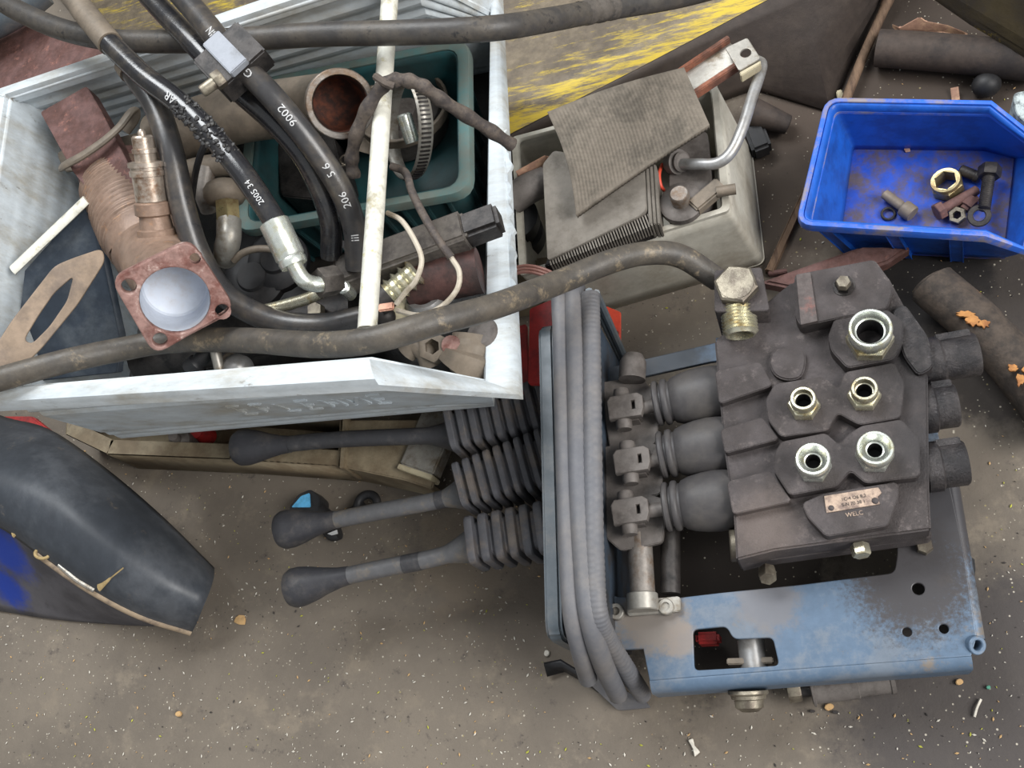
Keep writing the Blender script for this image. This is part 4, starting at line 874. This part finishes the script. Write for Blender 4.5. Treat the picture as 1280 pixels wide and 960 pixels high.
# motor and bent pipe
mo = thing('heater_valve', 'grey motor valve with bent aluminium pipe in the grey box', 'valve')
mb = MB().prism(rnd(L((838, 175, .150), (884, 163, .150), (890, 240, .150), (880, 262, .148), (834, 275, .146)), .006), Vector((0, 0, -.06)), bev=.003); obj('valve_housing', mb, m_greym, mo)
o = P(853, 257, .146); mb = MB().lathe(o, UP, [(0, .024), (.008, .024), (.010, .021), (.010, .012)], 28); obj('motor_collar', mb, m_greym, mo)
obj('motor_shaft', MB().lathe(o, UP, [(.008, .0105), (.024, .0105), (.026, .0090)], 22), m_castpipe, mo)
o = P(848, 206, .150); d = (P(872, 205, .168)-o).normalized(); obj('pipe_collar', MB().lathe(o+UP*.006-d*.008, d, [(0, .014), (.010, .014), (.011, .0105), (.016, .0115), (.018, .009)], 24), m_greym, mo)
obj('bent_pipe', MB().tube(L((852, 205, .160), (872, 205, .168), (896, 204, .172), (914, 190, .176), (928, 160, .180), (940, 122, .180), (950, 92, .176), (952, 80, .168), (946, 76, .158)), .0062, 16), m_alu, mo)
mb = MB().box(P(884, 246, .153), Vector((.016, .012, 0)), Vector((-.005, .007, 0)), UP*.007, .002); mb.lathe(P(896, 240, .156), EX, [(0, .006), (.02, .006)], 14); obj('valve_arm', mb, m_tan, mo)
single('red_wire', MB().tube(L((828, 205, .150), (824, 218, .152), (826, 232, .148), (830, 238, .14)), .002, 8), m_orangered, 'short red wire between core and motor valve', 'wire')
# rusty strip with tab
rs = thing('rusty_strip', 'rusty channel strip with bent galvanised tab beyond the foam mat', 'strip')
a, b = P(838, 122, .175), P(922, 66, .185); d = (b-a).normalized(); s = UP.cross(d)
mb = MB().box(a.lerp(b, .5), d*(b-a).length*.5, s*.018, UP*.002, .0008); obj('strip_web', mb, m_galv, rs)
mb = MB(); 
for sg in (1, -1): mb.box(a.lerp(b, .5)+s*sg*.018+UP*.004, d*(b-a).length*.5, s*.003, UP*.006, .001)
obj('strip_edge', mb, M('orange brown rust', (150, 96, 74), .75, 0, (104, 72, 60), .5, 40, .3, 250, .25), rs)
tabp = L((906, 58, .200), (934, 45, .200), (951, 74, .196), (924, 90, .196))
obj('tab', MB().slab(rnd(tabp, .003), [circ(P(932, 66, .198), .0058)], .198, .003), m_galv, rs)
obj('tab_lip', MB().prism(L((924, 90, .196), (951, 75, .196), (950, 80, .196), (926, 95, .196)), Vector((0, 0, -.012)), bev=.0008), m_creamlt, rs)
# rusty scrap between bin lip and box, wires
single('rust_scrap', MB().prism(L((642, 214, .170), (682, 192, .176), (690, 198, .172), (680, 210, .16), (648, 222, .16)), Vector((0, 0, -.010)), bev=.003), m_shard, 'orange rusted scrap between the bin lip and the core', 'scrap')
single('grey_lump', MB().tube(L((640, 250, .15), (660, 236, .155), (682, 226, .15)), .018, 12), m_greym, 'grey lump below the rusted scrap', 'scrap')
single('black_drum', MB().lathe(P(652, 300, .08), Vector((.1, 0, 1)), [(0, .030), (.02, .030), (.024, .025), (.034, .025), (.038, .030), (.055, .030), (.060, .02), (.06, .001)], 32), m_black, 'black ridged drum in the gap beside the bin lip', 'drum')
for i in range(3):
    single('pink_wire', MB().tube(L((636, 336+i*4, .172), (660, 332+i*4, .178), (684, 338+i*4, .178), (704, 350+i*3, .17), (722, 360+i*3, .15)), .0019, 6), m_wirep, ('pink wire in the gap, outermost from the core', 'pink wire in the gap, middle of the three', 'pink wire in the gap, nearest the muddy hose')[i], 'wire', 'pink wires beside the bin lip')
single('grey_brick', MB().box(P(664, 360, .05), EX*.05, EY*.02, UP*.04, .006), m_cream, 'pale block under the pink wires', 'block')
single('red_plate', MB().prism(rnd(L((662, 386, .150), (690, 374, .150), (690, 480, .150), (660, 480, .150)), .003), Vector((0, 0, -.006)), bev=.001), m_red, 'red painted plate standing beside the valve panel', 'plate')
single('red_plate', MB().prism(rnd(L((636, 412, .12), (658, 404, .12), (662, 500, .12), (630, 510, .12)), .004), Vector((0, 0, -.006)), bev=.001), m_red, 'lower red plate next to the white bin lip', 'plate')
rt = L((758, 386, .05), (773, 382, .05), (776, 408, .04), (776, 432, .03), (768, 430, .03))
single('red_tab', MB().slab(rnd(L((757, 382, .04), (776, 390, .04), (776, 432, .04), (764, 426, .04)), .002), [circ(P(769, 417, .04), .004, 12)], .04, .003), m_orangered, 'orange red tab with a hole behind the valve panel', 'tab')
# ------------------------------------------------------------------ yellow scraped plate, stick and top-right junk
R_ = L((395, 300, .10), (640, 166, .10), (800, 84, .10), (895, 34, .10), (1000, -22, .10), (1150, -105, .10))
N_ = [p+Vector((.012, -.012, -.098)) for p in R_[:3]]+L((945, 110, .003), (1036, 138, .003), (1102, -8, .003))
f0 = L((60, -20, .02), (420, -180, .02), (620, -260, .02), (700, -300, .02), (800, -340, .02), (900, -380, .02))
def sub(rows, n):
    out = []
    for i in range(len(rows)-1):
        for k in range(n): out.append([a.lerp(b, k/n) for a, b in zip(rows[i], rows[i+1])])
    return out+[rows[-1]]
def make_yellow():
    m = M('scraped yellow paint on brown steel', (124, 112, 94), .5, .05, (100, 90, 78), .5, 9, .25, 200, .2, dirt2=(150, 134, 100), amt2=.25, ds2=14)
    nt = m.node_tree; N = nt.nodes; K = nt.links; b = N['Principled BSDF']; base = b.inputs['Base Color'].links[0].from_socket
    tc = N.new('ShaderNodeTexCoord'); at = N.new('ShaderNodeAttribute'); at.attribute_name = 'fold'
    mp = N.new('ShaderNodeMapping'); mp.inputs['Rotation'].default_value = (0, 0, -.52); mp.inputs['Scale'].default_value = (1.1, 7, 1); K.new(tc.outputs['Object'], mp.inputs[0])
    mp.vector_type = 'TEXTURE' if False else 'POINT'
    n = N.new('ShaderNodeTexNoise'); n.inputs['Scale'].default_value = 13; n.inputs['Detail'].default_value = 12; n.inputs['Roughness'].default_value = .78; K.new(mp.outputs[0], n.inputs['Vector'])
    a = N.new('ShaderNodeMath'); a.operation = 'MULTIPLY_ADD'; K.new(at.outputs['Fac'], a.inputs[0]); a.inputs[1].default_value = .17; K.new(n.outputs['Fac'], a.inputs[2])
    r = N.new('ShaderNodeMapRange'); r.inputs[1].default_value = .58; r.inputs[2].default_value = .70; K.new(a.outputs[0], r.inputs[0])
    x = N.new('ShaderNodeMix'); x.data_type = 'RGBA'; K.new(r.outputs[0], x.inputs[0]); K.new(base, x.inputs[6]); x.inputs[7].default_value = lin((196, 170, 58))
    K.new(x.outputs[2], b.inputs['Base Color']); return m
m_yel = make_yellow()
yp = thing('steel_plate', 'large bent brown steel plate with scraped yellow paint on its fold', 'steel plate')
def withfold(rows, vals, name, mat):
    o = obj(name, MB().loft(rows), mat, yp); me = o.data; at = me.attributes.new('fold', 'FLOAT', 'POINT'); w = len(rows[0])
    for i in range(len(me.vertices)): at.data[i].value = vals[i//w]
    return o
n1 = 14; rowsA = [[a.lerp(b, (k/n1)**1.0) for a, b in zip(R_, f0)] for k in range(n1+1)]
solid(withfold(rowsA, [(1, .5, .05, .0, .15, .0)[k] if k < 6 else .4 for k in range(n1+1)], 'upper_face', m_yel), .004)
rowsB = [[a.lerp(b, k/8) for a, b in zip(R_, N_)] for k in range(9)]
solid(withfold(rowsB, [0]*9, 'lower_face', M('shaded plate steel', (70, 61, 55), .65, .05, (58, 50, 46), .5, 9, .2, 200, .15)), .004)  # same plate, its shaded side put into a darker colour
single('wooden_stick', MB().tube(L((1125, -40, .020), (1108, 5, .019), (1080, 68, .018), (1056, 128, .012)), [.0075]*9+[.006]*20, 10), m_wood, 'thin brown stick on the floor beside the bent plate', 'stick')
single('dark_pipe', MB().tube(L((1097, 60, .028), (1180, 66, .028), (1300, 78, .028)), .0225, 22), m_dkmetal, 'dark brown pipe lying beyond the blue bin', 'pipe')
single('wood_shard', MB().prism(L((1114, 28, .030), (1125, 33, .032), (1150, 19, .042), (1158, 25, .040), (1185, 30, .038), (1212, 41, .03), (1200, 45, .028), (1178, 40, .028), (1150, 42, .024), (1125, 41, .022)), Vector((0, 0, -.008)), bev=.002), m_shard, 'broken pinkish wood shard behind the dark pipe', 'wood shard')
mp_ = L((1162, -12, .066), (1214, 24, .062), (1258, 50, .060), (1310, 82, .060), (1480, 20, .19), (1330, -150, .20))
single('machine_panel', MB().prism(mp_, Vector((0, 0, -.012)), bev=.002), M('dirty yellow brown panel', (74, 64, 44), .6, .05, (52, 46, 40), .5, 10, .3, 200, .2, dirt2=(150, 126, 44), amt2=.2, ds2=22), 'dirty dark yellow panel resting on the dark pipe', 'panel')
single('rubber_ball', MB().ball(P(1233, 106, .015), .0165, (1, .9, .9), 20), m_black, 'black rounded knob on the floor behind the blue bin', 'knob')
single('speckled_block', MB().prism(rnd(L((1266, 116, .07), (1300, 110, .07), (1320, 170, .07), (1290, 160, .07), (1270, 142, .07)), .006), Vector((0, 0, -.066)), bev=.004), m_spec, 'speckled pale grey block behind the blue bin', 'block')
single('paper_scrap', MB().prism(L((1188, 110, .006), (1198, 108, .012), (1200, 124, .008), (1190, 128, .002)), Vector((0, 0, -.0012)), bev=.0002), m_shard, 'pinkish paper scrap behind the blue bin', 'scrap')
single('cream_chip', MB().prism(L((1045, 113, .012), (1052, 111, .012), (1056, 124, .006), (1047, 126, .004)), Vector((0, 0, -.004)), bev=.001), m_creamlt, 'cream chip beside the stick end', 'chip')
hs = thing('rubber_hose_end', 'short split brown hose piece beside the grey box', 'hose')
a, b = P(940, 140, .030), P(985, 156, .014); d = (b-a).normalized()
obj('hose_wall', MB().lathe(a, d, [(0, .017), (.001, .018), ((b-a).length, .012), ((b-a).length+.001, .010), ((b-a).length, .009), (.001, .0135)], 22, loop=True), m_dkmetal, hs)
bk = single('rubber_block', MB().box(P(946, 172, .014), Vector((.012, .003, 0)), Vector((-.005, .024, 0)), UP*.012, .004), m_black, 'small black rubber block beside the grey box', 'block')
# rusty flat bars and plank near the blue bin
rb_ = thing('angle_iron', 'thin rusty angle rod between the grey box and blue bin', 'rod')
a, b = P(1008, 240, .006), P(962, 340, .006); d = (b-a).normalized(); s = UP.cross(d)
obj('rod', MB().box(a.lerp(b, .5), d*(b-a).length*.5, s*.0042, UP*.004, .001), m_wood, rb_); obj('rod_foot', MB().box(P(972, 341, .006), EX*.011, EY*.0025, UP*.004, .001), m_rust, rb_)
single('rusty_bar', MB().prism(L((950, 352, .035), (1075, 308, .045), (1140, 308, .045), (1110, 328, .04), (1000, 362, .035)), Vector((0, 0, -.020)), bev=.003), m_rust, 'rusty brown bar under the near edge of the blue bin', 'bar')
# ------------------------------------------------------------------ rusty pipe at right
rp = thing('rusty_pipe', 'dark flaking rusty pipe leaning at the right behind the valve', 'pipe')
obj('pipe_body', MB().tube(L((1162, 352, .045), (1172, 362, .045), (1225, 408, .044), (1280, 470, .042), (1330, 540, .04)), [.014]*2+[.022]*3+[.0255]*40, 24, True, 8), m_darkrust, rp)
m_flake = M('orange flaking paint', (176, 124, 70), .7, 0, (134, 86, 48), .5, 60, .2, 200, .2)
for (x, y, w, h) in ((1206, 392, 13, 5), (1216, 400, 13, 7), (1230, 404, 9, 6), (1266, 459, 8, 6), (1276, 474, 6, 9), (1284, 462, 7, 6)):
    pts = [P(x+w*math.cos(i*PI/8)*random.uniform(.5, 1.15), y+h*math.sin(i*PI/8)*random.uniform(.5, 1.15), .0706) for i in range(16)]
    obj('rust_flake', MB().prism(pts, Vector((0, 0, -.003)), bev=.0003), m_flake, rp)
# ------------------------------------------------------------------ blue bin
bl = thing('storage_bin', 'blue plastic picking bin holding loose bolts and a nut', 'storage bin')
zr = .100
o6 = L((1002, 277, zr), (1232, 291, zr), (1286, 314, .055), (1318, 196, .055), (1238, 132, zr), (1037, 128, zr))
b6 = L((1046, 312, .006), (1225, 322, .006), (1256, 322, .006), (1270, 196, .006), (1232, 186, .006), (1064, 184, .006))
def sm(pts, n=4):
    """round the two back corners only"""
    return pts
def rb6(pts, r):
    out = []
    for i, p in enumerate(pts):
        if i in (0, 5):
            a, b = pts[i-1], pts[(i+1) % 6]; s = p+(a-p).normalized()*r; e = p+(b-p).normalized()*r
            out += [s*(1-t)**2+p*2*t*(1-t)+e*t*t for t in [j/4 for j in range(5)]]
        else: out.append(p)
    return out
O, B = rb6(o6, .012), rb6(b6, .008); nO = len(O)
rows = [[O[i].lerp(B[i], k/8) for i in range(nO)] for k in range(9)]
solid(obj('bin_body', MB().loft(rows, cu=True), m_blue, bl, 40), .003)
obj('bin_floor', MB().prism(B, Vector((0, 0, -.003)), bev=0), m_bluefloor, bl)
cb = sum(O, Vector())/nO
def inward(i):
    a, b = O[i-1], O[(i+1) % nO]; t = (b-a); t.z = 0; t.normalize(); n = UP.cross(t); return n if n.dot(cb-O[i]) > 0 else -n
rr = [[O[i]+inward(i)*w+UP*h for i in range(nO)] for w, h in ((.001, -.010), (.0, .0), (.0, .002), (-.002, .003), (-.005, .002), (-.006, -.001), (-.006, -.009), (-.0045, -.009), (-.004, -.002), (-.001, -.002))]
obj('rim', MB().loft(rr, cu=True, cv=True), m_blurim, bl, 50)
rr = [[O[i].lerp(B[i], .16)+inward(i)*w+UP*h for i in range(nO)] for w, h in ((-.001, -.002), (-.001, .003), (.0035, .002), (.0035, -.002))]
obj('inner_ledge', MB().loft(rr, cu=True, cv=True), m_blurim, bl, 50)
mb = MB()
for f in (.12, .5, .85):
    p, q = o6[0].lerp(o6[1], f), b6[0].lerp(b6[1], f); d = (q-p).normalized(); e = (o6[1]-o6[0]).normalized(); n = d.cross(e); n = n if n.y < 0 else -n
    mb.box(p.lerp(q, .55)+n*.003, d*.042, e*.006, n*.003, .001)
obj('wall_rib', mb, m_blue, bl)
# loose hardware in the blue bin
zf = .0065
def bolt(label, px0, px1, r, hr, hh, z, mat, thr=False, headtype=6, cat='bolt'):
    t = thing('loose_bolt', label, cat, 'loose hardware in the blue bin'); a, b = P(*px0, z), P(*px1, z); d = (b-a).normalized(); ln = (b-a).length
    obj('head', MB().lathe(a, d, [(0, hr*.9), (hh*.1, hr), (hh*.9, hr), (hh, hr*.92)], headtype if headtype == 6 else 22), mat, t)
    prof = [(hh, r)]
    if thr:
        k = int((ln-hh)/.0026)
        for i in range(k): prof += [(hh+.0026*i+.0006, r*.86), (hh+.0026*i+.0019, r)]
    prof += [(ln-.001, r), (ln, r*.8)]; obj('shank', MB().lathe(a, d, prof, 18), mat, t); return t
bolt('tan rusty cap screw lying diagonally, left of the brass nut', (1141, 268), (1105, 242), .0058, .0098, .014, .0165, m_tan, headtype=22)
bolt('dark hex bolt with rusty head pointing up to the right', (1170, 266), (1222, 237), .0055, .0105, .009, .0175, m_rust)
bolt('threaded dark bolt upright in the bin\'s right corner', (1238, 208), (1230, 262), .0068, .0125, .014, .030, m_darkst, True)
bolt('short black stud beside the brass nut', (1225, 222), (1200, 212), .0062, .0075, .006, .016, m_darkst, headtype=22)
nt_ = thing('brass_nut', 'large brass hexagonal union nut in the blue bin', 'nut', 'loose hardware in the blue bin')
c = P(1184, 231, .016); nN = Vector((-.25, .05, .9)).normalized()
obj('nut_body', MB().lathe(c-nN*.008, nN, [(0, .0165), (.001, .0185), (.013, .0185), (.015, .0165), (.018, .0160), (.018, .0125), (.0, .0125)], 6, loop=True), m_brass, nt_)
obj('nut_bore', MB().lathe(c-nN*.007, nN, [(0, .0126), (.0175, .0126), (.0178, .0158), (.0160, .0164), (.0, .0150)], 28, loop=True), m_brass, nt_)
single('spring_washer', MB().ring(P(1110, 268, .0075), Vector((.1, -.1, 1)), .0085, .0058, .003), m_darkst, 'dark spring washer left of the tan cap screw', 'washer', 'loose hardware in the blue bin')
single('flat_washer', MB().ring(P(1224, 270, .026), Vector((-.1, -.3, 1)), .0125, .0062, .003), m_darkst, 'dark washer under the upright threaded bolt', 'washer', 'loose hardware in the blue bin')
single('hex_nut', MB().lathe(P(1198, 270, .010), Vector((-.3, -.3, .9)), [(0, .0100), (.008, .0100), (.009, .009), (.009, .005), (0, .005)], 6, loop=True), m_bolt, 'grey hex nut beside the rusty bolt head', 'nut', 'loose hardware in the blue bin')
single('rust_lump', MB().tube(L((1205, 262, .012), (1212, 254, .014), (1220, 248, .012)), [.006]*4+[.009]*8+[.005]*8, 8), m_rust, 'red brown rust lump between the bolts', 'scrap', 'loose hardware in the blue bin')
single('small_leaf', MB().prism(L((1130, 186, .009), (1137, 184, .010), (1138, 189, .009), (1132, 190, .008)), Vector((0, 0, -.001)), bev=0), m_shard, 'orange brown leaf bit on the blue bin floor', 'leaf')
# ------------------------------------------------------------------ debris on the floor
def chip(px, py, r, mat, label, cat='chip', asp=1.0, h=.004):
    n = 7; pts = [P(px+r*math.cos(i*2*PI/n)*random.uniform(.7, 1.2), py+r*asp*math.sin(i*2*PI/n)*random.uniform(.7, 1.2), h+.0005) for i in range(n)]
    return single('debris_chip', MB().prism(pts, Vector((0, 0, -h)), bev=.0006), mat, label, cat)
m_chipw = M('white chip', (210, 204, 192), .7, 0, None); m_chipo = M('orange tan chip', (196, 160, 112), .7, 0, None); m_chipd = M('dark crumb', (56, 52, 50), .7, 0, None); m_chipg = M('green bit', (84, 150, 128), .6, 0, None)
single('debris_chip', MB().prism(L((860, 925, .004), (866, 923, .004), (868, 932, .004), (875, 940, .004), (868, 946, .004), (866, 936, .004)), Vector((0, 0, -.0035)), bev=.0005), m_chipw, 'white angular chip on the floor at the bottom', 'chip')
chip(1036, 883, 6.5, m_chipo, 'tan pebble on the floor below the connector', 'pebble', .75)
chip(1015, 889, 5, m_chipd, 'black crumb left of the tan pebble', 'crumb', .5); chip(1044, 890, 5, m_chipd, 'black crumb just right of the tan pebble', 'crumb', .5)
chip(1199, 852, 6, m_chipo, 'tan flake on the oil stain near the bracket corner', 'flake', .7); chip(1236, 859, 3.5, m_chipg, 'green fragment on the oil stain', 'fragment', .8)
single('straw', MB().tube(L((1218, 896, .003), (1221, 885, .004), (1226, 874, .003)), .0013, 6), m_chipw, 'pale straw on the oil stain at the right edge', 'straw')
chip(222, 892, 4, m_chipo, 'tan pebble on the bare floor at lower left', 'pebble'); chip(683, 816, 3.5, m_chipw, 'white chip beside the torn rubber flap', 'chip', 1.4)
chip(300, 775, 8, m_chipo, 'pale tan flake near the fender\'s end', 'flake', .8, .002); chip(640, 274, 3, m_chipw, 'white crumb on the bin lip', 'chip')
chip(1215, 712, 6, m_black, 'black rubber scrap beside the bracket edge', 'scrap', 2.6, .008)
bpy.data.objects[[o.name for o in bpy.data.objects if o.get('label') == 'white crumb on the bin lip'][0]].location.z = 0
# grit
mb = MB(); verts = []
bmg = mb.bm; mats = [m_chipw, m_chipo, m_chipd, M('yellow green bit', (176, 176, 70), .7, 0, None)]
for i in range(2000):
    px, py = random.uniform(0, 1280), random.uniform(560, 960) if random.random() < .8 else random.uniform(60, 560)
    if 680 < px < 1230 and 400 < py < 890: continue
    c = P(px, py, .0012); r = random.choice((.0004, .0005, .0007, .0008, .0013)); a0 = random.uniform(0, PI); k = random.choice((0, 0, 0, 0, 1, 1, 2, 3))
    w = [bmg.verts.new(c+Vector((math.cos(a0+j*PI/2)*r*(1.8 if j % 2 else .8), math.sin(a0+j*PI/2)*r*(1.8 if j % 2 else .8), 0))) for j in range(4)]
    tp_ = bmg.verts.new(c+UP*r*.7); bo = bmg.verts.new(c-UP*.0012)
    for j in range(4):
        f = bmg.faces.new((w[j], w[(j+1) % 4], tp_)); f.material_index = k; f = bmg.faces.new((w[(j+1) % 4], w[j], bo)); f.material_index = k
tag(obj('floor_grit', mb, mats), 'pale crumbs and grit scattered over the concrete floor', 'grit', kind='stuff')
# ------------------------------------------------------------------ light
m_wallp = M('painted workshop wall', (150, 148, 140), .8, 0, (120, 116, 108), .4, 2, .05, 20, .1)
w = bpy.data.worlds.new('world'); sc.world = w; w.use_nodes = True
bg = w.node_tree.nodes['Background']; bg.inputs[0].default_value = (.92, .96, 1.0, 1); bg.inputs[1].default_value = .47
def area(name, loc, tgt, size, power, col):
    l = bpy.data.lights.new(name, 'AREA'); l.size = size; l.energy = power; l.color = col; o = bpy.data.objects.new(name, l); COL.objects.link(o); o.location = loc
    o.rotation_euler = (Vector(tgt)-Vector(loc)).to_track_quat('-Z', 'Y').to_euler(); return o
area('doorway_daylight', (2.5, -.75, 2.3), (.1, 0, .1), 1.7, 112, (1.0, .98, .95))
area('roof_light', (-.7, 1.3, 2.9), (0, 0, 0), 1.5, 92, (.95, .98, 1.0))
for nm, pts in (('wall_back', [(-4, 3.9, 0), (4, 3.9, 0), (4, 3.9, 3.4), (-4, 3.9, 3.4)]), ('wall_left', [(-3.9, -4, 0), (-3.9, 4, 0), (-3.9, 4, 3.4), (-3.9, -4, 3.4)])):
    mb = MB().prism([Vector(p) for p in pts], Vector((0, .1, 0)) if nm == 'wall_back' else Vector((-.1, 0, 0)), bev=0)
    tag(obj(nm, mb, m_wallp), 'painted workshop '+nm.replace('_', ' ').replace('wall back', 'back wall').replace('wall left', 'left wall')+' beyond the picture', 'wall', kind='structure')
settle()
vs = sc.view_settings; sc.display_settings.display_device = 'sRGB'; vs.view_transform = 'Standard'; vs.look = 'None'; vs.exposure = 0.14; vs.gamma = 1.0; vs.use_curve_mapping = False
